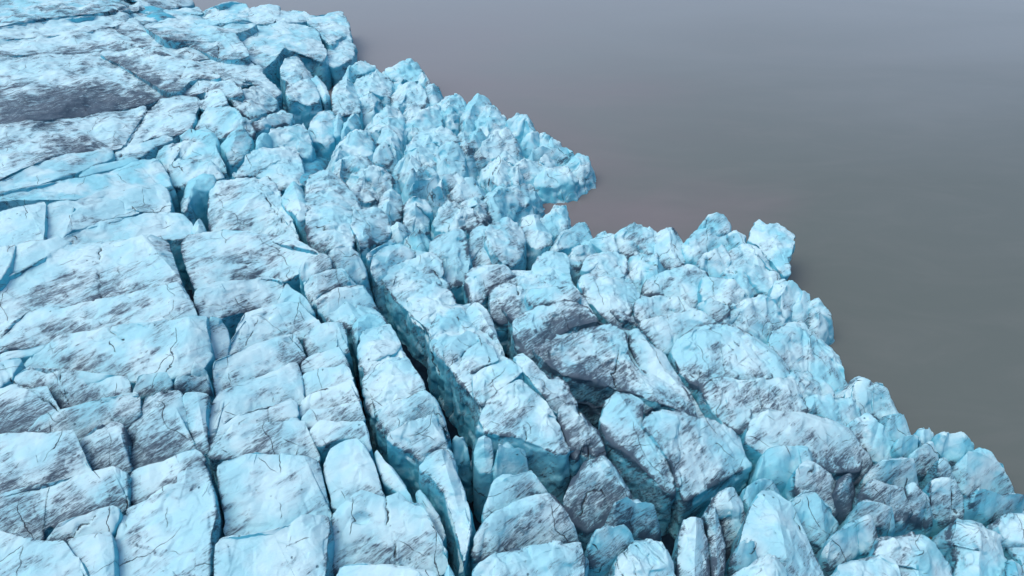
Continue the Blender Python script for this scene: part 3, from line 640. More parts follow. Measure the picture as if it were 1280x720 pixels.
MB("stout cyan-topped block with a dark-flecked right cheek at the fin's head", "534,310 545,300 560,290 575,285 580,300 583,318 582,335 583,345 575,349 561,353 556,344 553,328 545,317", t=5, dirt=.6, cyan=.5, name='ice_block', cat='ice block')
MB("upright block with a dirt-speckled face between two dark slots", "585,323 590,290 604,275 611,279 615,290 619,310 619,323 611,327 600,330 592,337 588,328", t=7, dirt=.85, b=.05, name='ice_block', cat='ice block')
MB("curved bright block with a deep teal wall on its left", "608,290 615,280 630,274 640,275 650,285 654,300 649,319 640,328 630,332 622,321 615,305", t=4, cyan=.8, dirt=.2, b=.05, name='ice_block', cat='ice block')
M("row of dull rounded lumps along the crest beside the dirt-black valley", "581,345 590,335 600,328 615,328 625,335 640,335 645,345 635,350 620,355 611,364 600,378 590,377 585,364", t=3, dirt=.6, parent=sooty, name='crest')
M("pale sloping flank that dips into the dirt-black valley", "612,366 620,356 640,350 650,355 660,370 670,384 660,390 640,396 625,402 614,392", t=4, parent=sooty, dirt=1.1, name='flank')
M("lens-shaped snowy cap with a cyan underside above the dirt-black valley", "655,370 660,362 680,356 700,360 720,362 728,371 715,377 690,377 670,381 660,379", t=1.6, dirt=.1, cyan=.7, hi=.8, parent=sooty, name='snow_cap')
M("pointed grey hump behind the lens-shaped snowy cap", "661,342 668,325 685,312 705,312 712,325 715,345 721,361 705,357 685,352 672,357 663,361", t=4, dirt=.4, parent=sooty)
M("creased grey fin below the lens-shaped snowy cap", "641,402 655,390 680,381 710,376 728,380 741,390 749,399 735,400 715,405 695,417 680,429 665,439 650,430 641,418", t=3.5, parent=sooty, dirt=1.4)
M("broad bright fin with a soot-black patch running down its face", "681,440 700,425 730,408 755,405 770,404 779,410 783,420 785,440 799,460 814,488 822,500,-1 805,514,-3 775,504,-4 745,506,-6 715,500,-6 696,482,-4", dome=1.2, parent=sooty, t=3.5, dirt=1.2)
M("thin parallel fin right of the soot-patched one, scored by a groove", "787,411 796,409 808,420 812,430 830,440 840,455 845,465 855,480 868,500 880,519 884,529 872,524 855,514 841,508 827,494 812,470 797,450 789,430", t=6, dirt=.45, parent=sooty)
MB("egg-shaped block with an arched crack on its crown", "728,336 735,322 755,318 778,318 782,334 776,347 760,351 745,342 736,336", t=2.4, dirt=.3, parent=creamy, name='crown', cuts=1, cutk=.3, jag=0.25, grow=.6)
MB("creamy bulging fin below the egg-shaped block", "726,346 740,342 755,352 780,352 790,355 797,368 791,378 784,391 775,400 765,397 751,385 739,372 731,360", t=4, dirt=.35, parent=creamy, name='bulge', cuts=1, cutk=.3, jag=0.25, grow=.6)
MB("rounded shoulder behind the long scuffed ridge", "796,378 805,372 830,372 850,380 870,390 874,394 855,391 835,394 815,397 801,399 796,390", t=2, dirt=.35, parent=creamy, name='shoulder', cuts=1, cutk=.3, jag=0.25, grow=.6)
MB("smooth sunken flank between the bulging fin and the long scuffed ridge", "801,403 820,398 850,395 880,395 894,404 870,410 850,415 841,424 836,438 826,434 813,418", t=3, dirt=.35, parent=creamy, name='flank', cuts=1, cutk=.3, jag=0.25, grow=.6)
MB("dome with a dirty right cheek below the water-edge cyan face", "804,362 812,350 830,340 850,332 868,329 884,340 889,350 876,364 872,378 862,383 846,375 831,365", t=4.5, dome=1.4, dirt=.75, name='ice_boulder', cat='ice boulder')
MB("long scuffed ridge mottled with grit in the right half", "840,440 850,425 870,412 895,405 915,408 927,420 935,432 950,446 964,458 960,469 945,474 930,479 905,470 890,475 880,483 866,474 851,460", t=3.5, dome=1.2, dirt=.7, parent=scuffed, name='crest', cuts=1, cutk=.3, jag=0.25, grow=.6)
MB("slim tilted slab with a straight blue groove beside the long scuffed ridge", "919,424 935,420 950,428 965,440 980,455 984,470 972,473 955,456 938,438", t=3, dirt=.3, parent=scuffed, name='ledge', cuts=1, cutk=.3, jag=0.25, grow=.6)
MB("wide hump with a pale left nose in front of the long scuffed ridge", "880,487 890,478 905,472 930,482 960,478 990,474 1000,490 1004,511 985,514 965,519 955,514 935,523 925,536 913,528 895,510", t=3.6, dome=1.2, dirt=.6, parent=scuffed, name='hump', cuts=1, cutk=.3, jag=0.25, grow=.6)
MB("massive slate-grey block with a smooth sagging front", "936,545 941,528 960,519 1000,516 1030,526 1060,536 1075,560 1086,575 1080,589 1060,596 1040,593 1020,582 1000,572 975,562 952,556", t=6, dome=1.6, cyan=.3, col=0.1, fac=0.25, dirt=0.7, parent=scuffed, name='front', cuts=1, cutk=.3, jag=0.25, grow=.6)

# the near headland by the lagoon
R = zone('ice_block', 'ice block', 'ice blocks of the near headland', t=3.2, dome=1.6, e=.08, s=.6, b=.28, big=.12, fac=.45, cuts=6, cutk=.7, grow=0.52, cut=.05, jag=1.0, dirt=.15, cyan=.7, cell=2.8, col=.65, pk=1.0)
R("tall horned turquoise block jutting into the lagoon at the near headland's corner", "936,298 940,285 948,274 953,280 972,280 985,287 993,291 993,302 989,314 985,322 987,340 980,343 969,330 958,318 948,306", cyan=1, dirt=0, name='ice_pinnacle', cat='ice pinnacle', cuts=1, cutk=0.2, jag=0.2, dome=0.6, t=3, cut=0.03, col=0.25, b=-0.02, grow=0.1)
R("turquoise cap block highest on the cyan face beside the horned block", "878,281 885,273 905,272 911,280 910,289 895,291 881,288", t=1.6, cyan=1, dirt=0, cuts=1, cutk=0.3, hi=1.0)
R("sculpted turquoise face standing above the water left of the horned block", "855,307 862,297 872,288 881,289 897,292 908,296 910,305 904,315 890,318 871,322 858,320", t=4.5, cyan=1, dirt=0, cuts=2, cutk=0.3, col=0.3)
R("little turquoise spur in the notch beside the horned block", "912,293 920,291 929,290 928,302 920,309 912,311", t=3, cyan=1, dirt=0)
R("arched cyan block tucked under the sculpted turquoise face", "873,330 880,319 895,314 908,313 910,322 904,335 895,344 885,339", t=4, cyan=.9, dirt=0.06)
R("speckled pale flank sloping down behind the horned block", "914,315 925,308 940,304 950,313 958,325 968,336 975,346 972,358 960,362 945,365 930,371 915,369 908,359 906,345 910,332", t=5, cyan=.6, dirt=0.33)
R("grit-freckled saddle between the dirty-cheeked dome and the speckled flank", "882,347 892,352 905,350 910,363 916,372 930,374 940,371 918,380 908,376 895,378 886,374 880,362", t=3, dirt=0.42, cyan=.4)
R("slanted wedge leaning on the tip of the near headland", "974,349 990,355 1001,362 999,369 990,380 985,390 978,397 971,385 966,370 970,359", t=3.5, cyan=.7, dirt=0.06)
R("lozenge-shaped slab near the lagoon tip, split from its neighbour by a blue joint", "987,387 995,375 1003,363 1009,366 1012,385 1009,399 1000,399 990,397", t=3.5, cyan=.7, dirt=0.06)
R("outermost blunt block at the lagoon tip of the near headland", "1013,400 1015,388 1014,375 1020,373 1025,379 1036,392 1031,402 1026,414 1021,419 1015,411", t=4.5, cyan=.5, dirt=0.09)
R("big boulder freckled with blue pits behind the lagoon-side oblong", "905,397 918,383 940,373 965,367 972,376 977,395 973,405 964,418 958,428 945,429 926,418 911,408", t=5, dome=1.4, dirt=0.27, cyan=.55, name='ice_boulder', cat='ice boulder')
R("small cracked knob left of the blue-pitted boulder", "874,381 890,378 904,380 911,385 902,397 890,399 880,395", t=2.5, dirt=0.36, cyan=.4)
R("large rounded oblong sloping to the lagoon, cut off by a curved dark crack", "963,430 970,412 985,403 1000,403 1012,412 1025,425 1045,445 1052,460 1054,478 1045,486 1030,477 1010,467 985,454 966,440", t=5.5, dome=1.6, dirt=0.18, cyan=.7, name='ice_boulder', cat='ice boulder', cuts=3, col=0.15)
R("dust-topped block on the shore just beyond the large rounded oblong", "1049,486 1060,480 1075,472 1090,482 1105,495 1117,509 1119,516 1100,519 1086,514 1075,518 1068,505 1058,497", t=4, dirt=0.33, cyan=.4)
R("creviced lumps behind the boxy cyan block, right of the wide hump", "986,471 995,465 1010,468 1030,480 1039,489 1034,497 1015,495 1006,505 1000,486", t=3.5, dirt=0.24)
R("low blue ledge between the creviced lumps and the slate-grey block", "1008,508 1012,497 1025,496 1034,499 1046,512 1049,524 1035,521 1018,513", t=2.4, dirt=0.18, cyan=.7)
R("boxy cyan block with a sloped top and shaded right side", "1034,508 1045,498 1065,502 1072,514 1069,525 1060,531 1049,516", t=3, dirt=0.03, cyan=.8)
R("rounded pale block with a turquoise recess where the small bay begins", "654,285 656,270 670,267 673,279 685,288 689,300 672,309 661,299", t=3.5, dirt=0.09)
R("bright flared block with a vertical right edge at the small bay", "672,279 690,263 700,254 705,256 708,268 709,283 700,290 685,286", t=4, dirt=0.03, cyan=.8)
R("smooth leaning slab right of the bright flared block", "690,306 700,294 720,286 732,279 735,290 738,297 725,302 705,308 693,311", t=2.6, dirt=0.06)
R("faint domed block in the back row, second right of the bright flared block", "711,326 718,313 730,304 745,297 757,291 765,293 768,310 760,316 745,315 729,325 721,333", t=4, dirt=0.18)
R("dark-lined hump in the middle of the near headland's back row", "769,293 785,286 805,279 812,281 819,288 818,300 814,315 800,318 785,315 772,309", t=3.5, dirt=0.33)
R("slab-faced grey block at the right of the dark-lined hump", "817,296 825,288 843,284 850,294 853,306 854,322 848,331 838,334 830,329 821,312", t=5, dirt=0.36, cyan=.4)
R("concave cyan face below the dark-lined hump", "784,326 800,320 815,318 829,331 834,336 815,349 805,359 796,357 786,345", t=4, dirt=0.09, cyan=.9)

# the middle headland
H = zone('ice_pinnacle', 'ice pinnacle', 'ice pinnacles of the middle headland', t=3.0, dome=1.8, e=.06, s=.6, b=.42, big=.12, fac=.45, cuts=6, cutk=.7, grow=0.52, cut=.04, jag=1.3, dirt=.15, cyan=.4, cell=2.6, col=.65, pk=.95)
H("turquoise scooped crown at the inlet corner of the middle headland", "430,98 435,83 445,78 455,76 467,77 471,86 462,90 450,92 441,97 434,100", t=2, cyan=1, dirt=0, b=0.02, grow=0)
H("stocky buttress with a wide pale front rising from the narrow inlet", "415,118 417,108 425,98 436,99 440,105 447,110 451,125 451,138 440,143 426,145 416,138", t=4.5, dirt=0.24, b=0.02, grow=0)
H("cube-like shoulder with a shadowed front right of the stocky buttress", "442,106 450,99 462,93 472,88 480,92 487,100 489,112 484,119 475,124 462,129 455,137 450,122", t=4, dirt=0.18)
H("spiky summit, the topmost point of the middle headland against the water", "482,93 484,85 495,80 508,77 515,74 522,82 527,92 531,102 525,106 515,100 503,106 497,113 490,104", t=3.4, cyan=.8, dirt=0.06, fac=.9)
H("striped rounded block below the spiky summit", "490,121 497,110 508,104 518,104 528,110 532,122 529,131 520,137 506,137 493,133", t=4, dirt=0.36)
H("narrow teal end-piece right of the striped rounded block, facing the water", "534,108 540,104 547,108 550,121 545,129 536,129", t=4, cyan=.7, dirt=0.12)
H("crumbly crest chips just right of the spiky summit", "522,97 530,94 536,103 533,109 526,106", t=2, cyan=.5, dirt=0.18, fac=.8)
H("small grey knob in the gully below the striped rounded block", "505,146 510,133 522,131 526,138 516,147 507,151", t=3, dirt=0.3)
H("smooth blue-white wedge in front of the small grey knob", "505,156 515,145 530,136 547,130 552,145 549,155 535,160 520,165 509,169 504,164", t=4, cyan=.8, dirt=0.03)
H("cratered cyan hump on the skyline right of the narrow teal end-piece", "547,130 556,122 568,118 576,120 580,130 581,140 575,145 565,151 556,157 553,145 549,136", t=4, cyan=.8, dirt=0.12, fac=.9)
H("upright split-top fang on the skyline at the middle of the headland", "575,150 585,131 595,120 600,120 611,126 608,135 598,145 590,159 585,168 578,160", t=5, cyan=.7, dirt=0.06)
H("sloping fang face with a cyan slash right of the split-top fang", "596,152 603,138 612,128 620,136 630,146 632,156 625,164 613,167 601,161", t=4, cyan=.7, dirt=0.09)
H("two thin cyan blades set in a dark cleft below the split-top fang", "588,167 600,163 607,170 604,180 595,184 589,178", t=3.5, cyan=.9, dirt=0.06)
H("pale pointed peak with crossing grey scratches", "604,184 612,172 622,162 632,162 640,170 645,180 640,190 625,194 612,190 600,198 592,196", t=4, dirt=0.3, cyan=.3)
H("blunt cyan tower on the right skyline of the middle headland", "636,152 645,142 657,141 662,150 667,160 666,164 655,167 645,171 638,164", t=4, cyan=.8, dirt=0.06)
H("squat block under the blunt cyan tower, left of a black slit", "654,176 662,167 672,165 673,180 668,187 658,184", t=4, cyan=.8, dirt=0.03)
H("sloping cyan wedge right of the black slit at the water's edge", "676,164 685,170 698,178 701,186 690,189 677,189", t=4, cyan=.7, dirt=0.06)
H("flat cyan shelf below the black slit", "661,196 668,191 690,191 705,188 717,190 712,195 700,199 680,204 668,204 662,202", t=2.4, cyan=.8, dirt=0.06)
H("outermost block at the tip of the middle headland, sheer above the waterline", "712,196 722,192 734,198 735,210 731,217 725,221 716,215 709,205", t=2, cyan=.8, dirt=0.06)
H("scalloped waterline wall just left of the headland's tip", "669,221 680,215 700,210 714,214 721,222 712,226 695,229 680,232 671,230", t=2.2, cyan=.6, dirt=0.09, fac=.8)
H("jumbled white heap behind the scalloped waterline wall", "641,212 650,197 660,203 680,207 694,205 690,212 671,218 655,227 645,230", t=3, dirt=0.27, cyan=.3)
H("blue-walled block above the dark bay at the root of the headland", "609,258 611,240 630,232 645,235 665,233 667,245 650,254 630,257 619,266", t=3, dirt=0.12, cyan=.6)
H("white crumpled heap left of the jumbled white heap", "606,208 615,196 638,193 647,200 640,210 641,227 625,229 611,221", t=3.5, dirt=0.24, cyan=.3)
H("smooth egg-shaped dome standing out in the middle of the headland", "542,214 545,195 552,184 560,178 570,180 577,190 580,204 574,213 560,217 548,219", t=6, dome=1.2, dirt=0.09, cyan=.5, fac=.15, name='ice_boulder', cat='ice boulder')
H("wide frosted mass with a small black hole behind the egg-shaped dome", "506,200 512,181 525,166 540,162 552,160 569,165 571,175 558,177 548,187 543,199 539,207 525,204 513,207", t=4.5, dome=1.2, dirt=0.24)
H("slip of ice with a dark vertical scar right of the frosted mass", "575,166 585,175 590,186 582,189 576,180", t=3, dirt=0.48)
H("bright triangular fin left of the dark gully in the headland", "457,164 462,150 475,140 490,134 499,139 503,155 501,174 495,183 485,174 477,161 467,160", t=5, cyan=.7, dirt=0.06)
H("narrow cyan peak just right of the tall rounded-tip fin", "425,168 432,151 440,141 449,143 452,155 442,160 440,169 432,178", t=4, cyan=.8, dirt=0.06, b=0.02, grow=0)
H("stepped cyan-white slope below the narrow cyan peak", "413,208 418,191 428,176 440,166 450,161 460,166 464,180 462,190 450,194 430,196 420,201", t=4, cyan=.6, dirt=0.09)
H("smooth rounded ledge under the stepped cyan-white slope", "418,211 422,201 435,195 459,196 462,204 450,209 433,214 421,219", t=2.4, dirt=0.12, cyan=.5)
H("broad dirt-brushed grey block below the smooth rounded ledge", "433,230 440,219 460,209 475,204 483,209 488,225 489,243 480,248 465,250 450,246 441,240", t=5, dirt=0.48, cyan=.3)
H("pitted cone with tiny dark holes in the headland's left gully", "464,200 470,186 478,180 486,186 489,195 484,204 474,201", t=4, dirt=0.24)
H("slim spotted spire behind the pitted cone", "473,178 480,161 488,161 496,172 498,184 493,194 487,185 480,178", t=4, dirt=0.21, cyan=.5)
H("tumbled grey-blue rubble lump left below the frosted mass", "496,210 500,201 512,197 524,203 527,211 515,219 501,221", t=3, dirt=0.3)
H("light-coloured rubble wedge left of the egg-shaped dome's foot", "510,226 520,216 529,209 540,212 546,221 540,227 528,229 515,231", t=3, dirt=0.12)
H("flat cyan-topped cube below the egg-shaped dome", "512,239 520,232 530,226 545,223 547,234 540,243 526,247 515,248", t=3.5, dirt=0.09, cyan=.6)
H("thin ledge directly under the egg-shaped dome's foot", "551,226 565,221 575,218 578,225 565,234 555,238 549,234", t=2, dirt=0.24)
H("pale split rock right of the thin black crack under the dome", "561,240 570,230 585,219 595,228 604,240 599,247 585,251 570,251 563,247", t=4, dirt=0.21)
H("small toppled cube at the meeting of two black cracks", "536,246 545,240 555,243 553,250 541,255", t=2, dirt=0.18)
H("upright grey slab with a dark slot on its right, left of the standing stone", "471,268 478,246 488,236 499,245 502,260 499,271 492,280 483,283 476,276", t=5, dirt=0.45, b=.04)
H("standing stone of ice framed by two black slots", "506,284 508,255 515,246 530,250 537,260 535,274 533,286 527,296 515,294", t=6, dirt=0.36, b=.04)
H("sharp blue foot splinters below the standing stone", "509,298 514,292 521,297 527,292 533,297 532,311 521,315 512,308", t=3, cyan=.8, dirt=0.06, fac=.8)
H("domed block with fanned grey lines right of the standing stone", "544,275 549,263 560,253 575,258 590,262 597,271 594,279 580,279 566,284 555,289", t=4.5, dirt=0.39)
H("pale block with a bow-shaped dark stain in its upper part", "577,260 581,251 600,246 606,255 608,271 601,277 596,268 586,261", t=4, dirt=0.42)
H("round marble-like lump at the foot of the dark gully", "488,285 495,278 504,282 507,291 500,299 491,296", t=2.6, dirt=0.3, name='ice_boulder', cat='ice boulder')

# lower right: steep broken blocks
Q = zone('ice_block', 'ice block', 'steep ice blocks in the lower right', t=3.5, dome=1.6, e=.1, s=.6, b=.12, big=.12, fac=.32, cuts=8, cutk=.8, grow=0.34, cut=.06, jag=.9, dirt=.4, cyan=.6, cell=3, col=.4, pk=1.0)
Q("left half of the great cracked block, with a long dark-stained flank", "750,527 757,501 770,488 788,491 804,499 801,526 815,546 831,570 842,595 841,610 832,606 815,590 795,570 776,555 760,543", t=5, dome=1, dirt=.65, grow=0.05, b=0.06, cuts=2, cutk=0.3, col=0.2, jag=0.25)
Q("right half of the great cracked block, pale on top with a grey brushed front", "804,526 815,511 832,512 852,513 867,523 887,530 910,540 926,545 930,560 937,576 925,583 905,592 890,600 870,612 855,622 848,600 840,575 825,549", t=5, dome=1.2, dirt=.6, grow=0.05, b=0.04, cuts=3, cutk=0.4, col=0.2, jag=0.25)
Q("bulbous block with a tar-black seam left of the great cracked block", "708,620 718,599 732,579 755,570 768,583 779,605 785,618 773,634 755,648 735,654 720,646 711,634", t=5.5, dome=1.2, cuts=3, col=0.25, dirt=1.25)
Q("pointed pyramid with a dirty right edge below the great cracked block", "762,650 770,640 785,626 795,622 803,632 815,648 822,662 819,671 805,664 790,656 775,652", t=5, name='ice_pinnacle', cat='ice pinnacle', dirt=0.8)
Q("blue-bearded block left of the pointed pyramid near the bottom edge", "738,680 745,668 757,659 775,661 789,668 792,675 780,681 765,690 755,699 741,698", t=3.5, dirt=.3)
Q("white block sliced by parallel dark cracks at the bottom edge", "757,722 765,701 785,686 800,671 810,668 825,680 840,700 847,720 849,800 753,800", t=4, dirt=.35)
Q("left shell of the dark split oval block", "846,680 853,651 865,641 876,641 881,660 887,690 887,720 884,800 851,800 847,720", t=5, cyan=.3, grow=0, b=0.02, cuts=1, dirt=1.2)
Q("right shell of the dark split oval block", "879,637 892,633 900,650 906,680 905,720 902,800 889,800 889,720 888,690 884,660", t=5, cyan=.3, grow=0, b=0.02, cuts=1, dirt=1.2)
Q("plain grey-blue wedge between the split oval and the great cracked block", "890,627 900,616 918,610 925,620 928,640 925,658 919,676 913,685 908,668 902,646", t=7, dirt=.4, cyan=.5)
Q("cyan peak behind the big grey pyramid", "930,627 933,611 945,604 962,597 972,606 977,617 960,612 945,616 938,629", t=2.6, cyan=.9, dirt=.05, name='ice_pinnacle', cat='ice pinnacle')
Q("big grey pyramid with banded face near the bottom edge", "926,682 935,646 945,626 955,613 968,613 985,626 995,646 1008,671 1020,700 1030,722 1030,800 950,800 945,722 940,695", t=7, dirt=.55, cyan=.5, name='ice_pinnacle', cat='ice pinnacle', cuts=3, cutk=0.4, col=0.15, dome=2.0, fac=0.25)
Q("small pale flake in front of the big grey pyramid's left foot", "915,703 920,686 932,673 944,690 944,700 935,714 921,719", t=5, dirt=.15, name='ice_shard', cat='ice shard')
Q("bright ribbed ridge end cut by the bottom edge under the grey pyramid", "916,720 940,706 960,691 972,691 982,706 988,722 994,800 906,800", t=3, dirt=.2)
Q("bright cyan block with a squared top in front of the slate-grey block", "946,589 952,573 962,561 975,557 1000,564 1014,570 1014,580 1000,581 990,592 984,603 970,599 956,603", t=4.5, cyan=.9, dirt=.1)
Q("scored grey cheek joined to the right of the squared cyan block", "990,594 1002,582 1015,573 1025,586 1040,593 1045,610 1047,629 1035,637 1020,628 1002,613", t=6, dirt=.65, cyan=.3)
Q("leaning teal block standing beside a black diagonal crevice", "989,625 1000,616 1015,614 1030,626 1040,640 1042,650 1035,668 1025,680 1016,676 1006,659 996,644", t=6, cyan=.7, dirt=.25)
Q("dark brown-stained splinter in the gap below the slate-grey block", "1045,607 1050,601 1064,593 1064,610 1058,629 1051,638 1047,625", t=5, dirt=1.5, cyan=.2, name='ice_shard', cat='ice shard')
Q("tilted cyan prism between the slate-grey block and the shore", "1063,531 1070,526 1085,519 1093,526 1100,540 1115,555 1124,567 1110,571 1092,577 1085,564 1076,545", t=5, cyan=.8, dirt=.2)
Q("notched cyan block on the shore right of the tilted prism", "1101,535 1105,523 1118,519 1131,522 1139,537 1144,544 1126,550 1118,554 1109,545", t=4, cyan=.9, dirt=.05)
Q("faceted grey-blue lump below the notched cyan block", "1119,556 1130,549 1144,546 1149,560 1144,567 1131,569 1122,563", t=3.5, dirt=.3)
Q("small rounded shore lump right of the notched cyan block", "1146,545 1149,537 1160,538 1167,547 1157,556 1150,552", t=3, cyan=.6, dirt=.3, name='ice_boulder', cat='ice boulder')
Q("jagged-topped cyan ledge along the shoreline behind the rounded peak", "1166,549 1175,545 1190,544 1196,546 1214,555 1214,560 1200,571 1190,578 1180,565 1171,556", t=3.5, cyan=.9, dirt=.1, fac=.7)
Q("rounded peak with a dirty cap and cyan flank", "1138,571 1150,561 1165,553 1171,560 1169,575 1160,588 1150,587 1141,579", t=5, cyan=.7, dirt=.4, name='ice_pinnacle', cat='ice pinnacle')
Q("largest smooth cyan wedge on the right shoreline", "1188,590 1200,576 1225,559 1240,566 1252,585 1262,605 1264,615 1250,622 1230,625 1215,613 1202,606", t=7.5, dome=1.6, cyan=1, dirt=.15, cuts=3, cutk=0.4, col=0.1, fac=0.2)
Q("thin stacked flakes left of the largest smooth cyan wedge", "1172,577 1180,575 1187,582 1188,594 1192,602 1185,600 1176,590", t=4, dirt=.5, cyan=.4, name='ice_shard', cat='ice shard')
Q("light striped hump below the tilted cyan prism", "1081,600 1090,587 1105,574 1120,571 1134,576 1139,590 1144,604 1130,605 1110,607 1091,606", t=4.5, dome=1.2, dirt=.5)
Q("dusky grey hump under the light striped hump", "1079,613 1090,608 1110,607 1129,611 1128,625 1138,640 1125,644 1110,639 1092,629 1082,620", t=4, dirt=.65, cyan=.3)
Q("grey triangular face right of the dusky grey hump", "1131,612 1140,607 1150,611 1158,625 1161,640 1159,650 1150,652 1139,640 1132,625", t=6, dirt=.6, cyan=.3)
Q("cracked blue-grey block left of the largest smooth wedge's foot", "1166,602 1180,597 1194,606 1203,620 1199,638 1185,643 1174,646 1167,630", t=6, dirt=.5, cyan=.4)
Q("bright curled block with a cyan cavity under it", "1061,650 1070,640 1080,626 1090,629 1105,640 1117,650 1110,659 1096,649 1077,653", t=3.5, cyan=.8, dirt=.2)
Q("white-crowned block below the bright curled block", "1031,690 1040,673 1060,656 1078,649 1089,651 1094,664 1089,679 1070,684 1051,694 1036,703", t=4.5, cyan=.7, dirt=.15)
Q("broad swollen cyan-white block at the bottom edge", "1096,690 1105,671 1120,663 1140,666 1160,671 1179,690 1189,720 1189,800 1135,800 1126,710 1114,690", t=5, dome=1.6, cyan=.8, dirt=.2)
Q("pale blanket-like hump cut by the bottom edge left of the swollen block", "1041,722 1060,701 1090,693 1110,692 1124,706 1134,730 1134,800 1030,800", t=3.5, dome=1.2, cyan=.6, dirt=.25)
Q("knuckled cyan block with a dirty dimple near the lower right corner", "1181,662 1195,651 1205,643 1215,640 1225,641 1235,655 1249,670 1254,690 1259,710 1256,800 1200,800 1196,700 1195,680", t=6, dome=1.8, cyan=.8, dirt=.3)
Q("corner block fading off the right edge of the photo", "1240,658 1260,646 1280,643 1330,650 1345,760 1290,745 1276,700 1263,680", t=5, cyan=.7, dirt=.3, hi=-.5)
Q("banded blue skirt of ice under the largest smooth wedge, at the right edge", "1212,618 1230,628 1250,625 1265,616 1277,622 1281,640 1258,643 1245,650 1232,642 1220,632", t=4, cyan=.6, dirt=.4, hi=-1)
Q("lowest right corner chunk beside the knuckled cyan block", "1261,702 1275,702 1286,735 1300,800 1263,800", t=3, cyan=.5, dirt=.3, hi=-.5)

# splinters in the black crevasses of the middle
K = zone('ice_block', 'ice block', 'blocks and splinters beside the black crevasse in the middle', t=4, dome=.9, e=.1, s=.6, b=.03, big=.25, fac=.35, cuts=4, cutk=.5, grow=.15, dirt=.35, cyan=.5, cell=3, col=.3)
K("smooth pointed peak topping the stack of three broad slabs", "617,590 622,575 627,556 634,551 642,561 655,580 663,591 645,592 630,590", t=6, dirt=.1, cyan=.6, name='ice_pinnacle', cat='ice pinnacle')
K("wide slab directly under the smooth pointed peak", "616,593 640,593 663,593 674,605 684,613 668,617 645,624 620,636 605,644 605,638 611,620", t=3.5, dirt=.25, name='ice_terrace', cat='ice slab')
K("middle slab of the stack, bordered by dirty grit on its right end", "593,670 605,649 640,629 670,618 690,616 701,625 714,650 721,671 700,674 660,681 620,687 601,694 593,689", t=5, dome=1, dirt=.5, name='ice_terrace', cat='ice slab')
K("lowest slab of the stack, cut by the bottom edge", "593,701 620,691 660,683 700,677 727,678 732,690 730,710 728,800 590,800", t=3.5, dirt=.4, name='ice_terrace', cat='ice slab')
K("saw-toothed blue splinters at the dark junction of two crevasses", "565,558 569,547 574,553 579,546 584,558 586,574 576,574 568,570", t=3, cyan=.7, dirt=.1, hi=-4, fac=.8, name='ice_shard', cat='ice shard')
K("rounded blue column standing deep between two fins", "593,562 598,547 606,542 614,549 616,568 613,590 602,588 595,576", t=4, cyan=.9, dirt=.05, hi=-1.5, b=.04, fac=.2, name='ice_tower', cat='ice tower')

build_all()

# ------------------------------------------------------------------ setting
def in_poly(px, py, poly):
    r = np.zeros(px.shape, bool)
    n = len(poly)
    for i in range(n):
        x0, y0 = poly[i]; x1, y1 = poly[(i + 1) % n]
        if y0 == y1: continue
        c = ((y0 > py) != (y1 > py)) & (px < (x1 - x0) * (py - y0) / (y1 - y0) + x0)
        r ^= c
    return r

# the ice that carries the blocks: crevasse floors between them, plain ice beyond the picture
COAST = [(-900, -120), (60, -120), (160, -30), (225, 2), (250, 12), (345, 18), (385, 26), (425, 30), (432, 55), (425, 70), (405, 92), (402, 105), (412, 125),
         (422, 140), (414, 112), (430, 96), (520, 95), (545, 130), (600, 140), (650, 165), (690, 185), (722, 210), (690, 235), (640, 265), (650, 285), (690, 290), (735, 305),
         (800, 305), (870, 300), (955, 300), (975, 340), (1010, 385), (1010, 410), (1040, 480), (1110, 520), (1190, 570), (1240, 610), (1262, 640), (1330, 800), (1400, 1100), (-900, 1100)]
# the deep crevasses that cut between the fins
CREVASSES = [[(212, 300), (228, 350), (245, 390)], [(262, 400), (268, 480), (262, 520), (275, 590), (278, 720)],
             [(372, 345), (437, 410), (455, 520), (500, 590), (560, 655), (582, 740)], [(412, 300), (455, 340), (500, 430), (560, 530), (600, 620), (590, 740)],
             [(575, 360), (640, 440), (720, 520), (775, 600), (830, 660), (845, 740)], [(770, 370), (830, 430), (885, 525)], [(1065, 600), (1025, 690)],
             [(222, 225), (250, 270), (262, 300)], [(366, 225), (384, 310)], [(352, 125), (355, 140)], [(416, 170), (412, 215)], [(494, 180), (498, 240), (506, 300)],
             [(540, 265), (540, 305)], [(583, 310), (588, 345)], [(606, 300), (625, 335)], [(690, 340), (735, 400)]]
xs = np.arange(-420, 190, 1.1); ys = np.arange(15, 600, 1.1)
GX, GY = np.meshgrid(xs, ys)
FP = np.stack([GX.ravel(), GY.ravel(), np.zeros(GX.size)], -1)
q = FP.copy(); q[:, 2] = 4.0
fx, fy, _ = to_pixel(q)
behind = FP[:, 1] < 25
gz = G(np.clip(fx, -300, 1400), np.clip(fy, -120, 900))
deep = 0.35 * gz - 3.2 - 2.2 * np.clip((13 - gz) / 3, 0, 1)
inland = np.clip((seg_dist(fx, fy, COAST, True) - 18) / 70, 0, 1)
inland = np.where(fx < 250, 1, inland) * np.clip((330 - fy) / 60, 0, 1)
fz = deep + inland * (gz - 7.0 - deep)
q[:, 2] = gz
cx_, cy_, cd_ = to_pixel(q)
for line in CREVASSES:
    L3 = [tuple(p) for p in to_world(np.array([a for a, b in line], float), np.array([b for a, b in line], float), G(np.array([a for a, b in line]), np.array([b for a, b in line])))[:, :2]]
    dm = seg_dist(FP[:, 0], FP[:, 1], L3)
    kk = np.clip((dm - 1.2) / 5, 0, 1); kk = kk * kk * (3 - 2 * kk)
    fz = np.minimum(fz, deep + kk * 14 + (kk > .99) * 30)
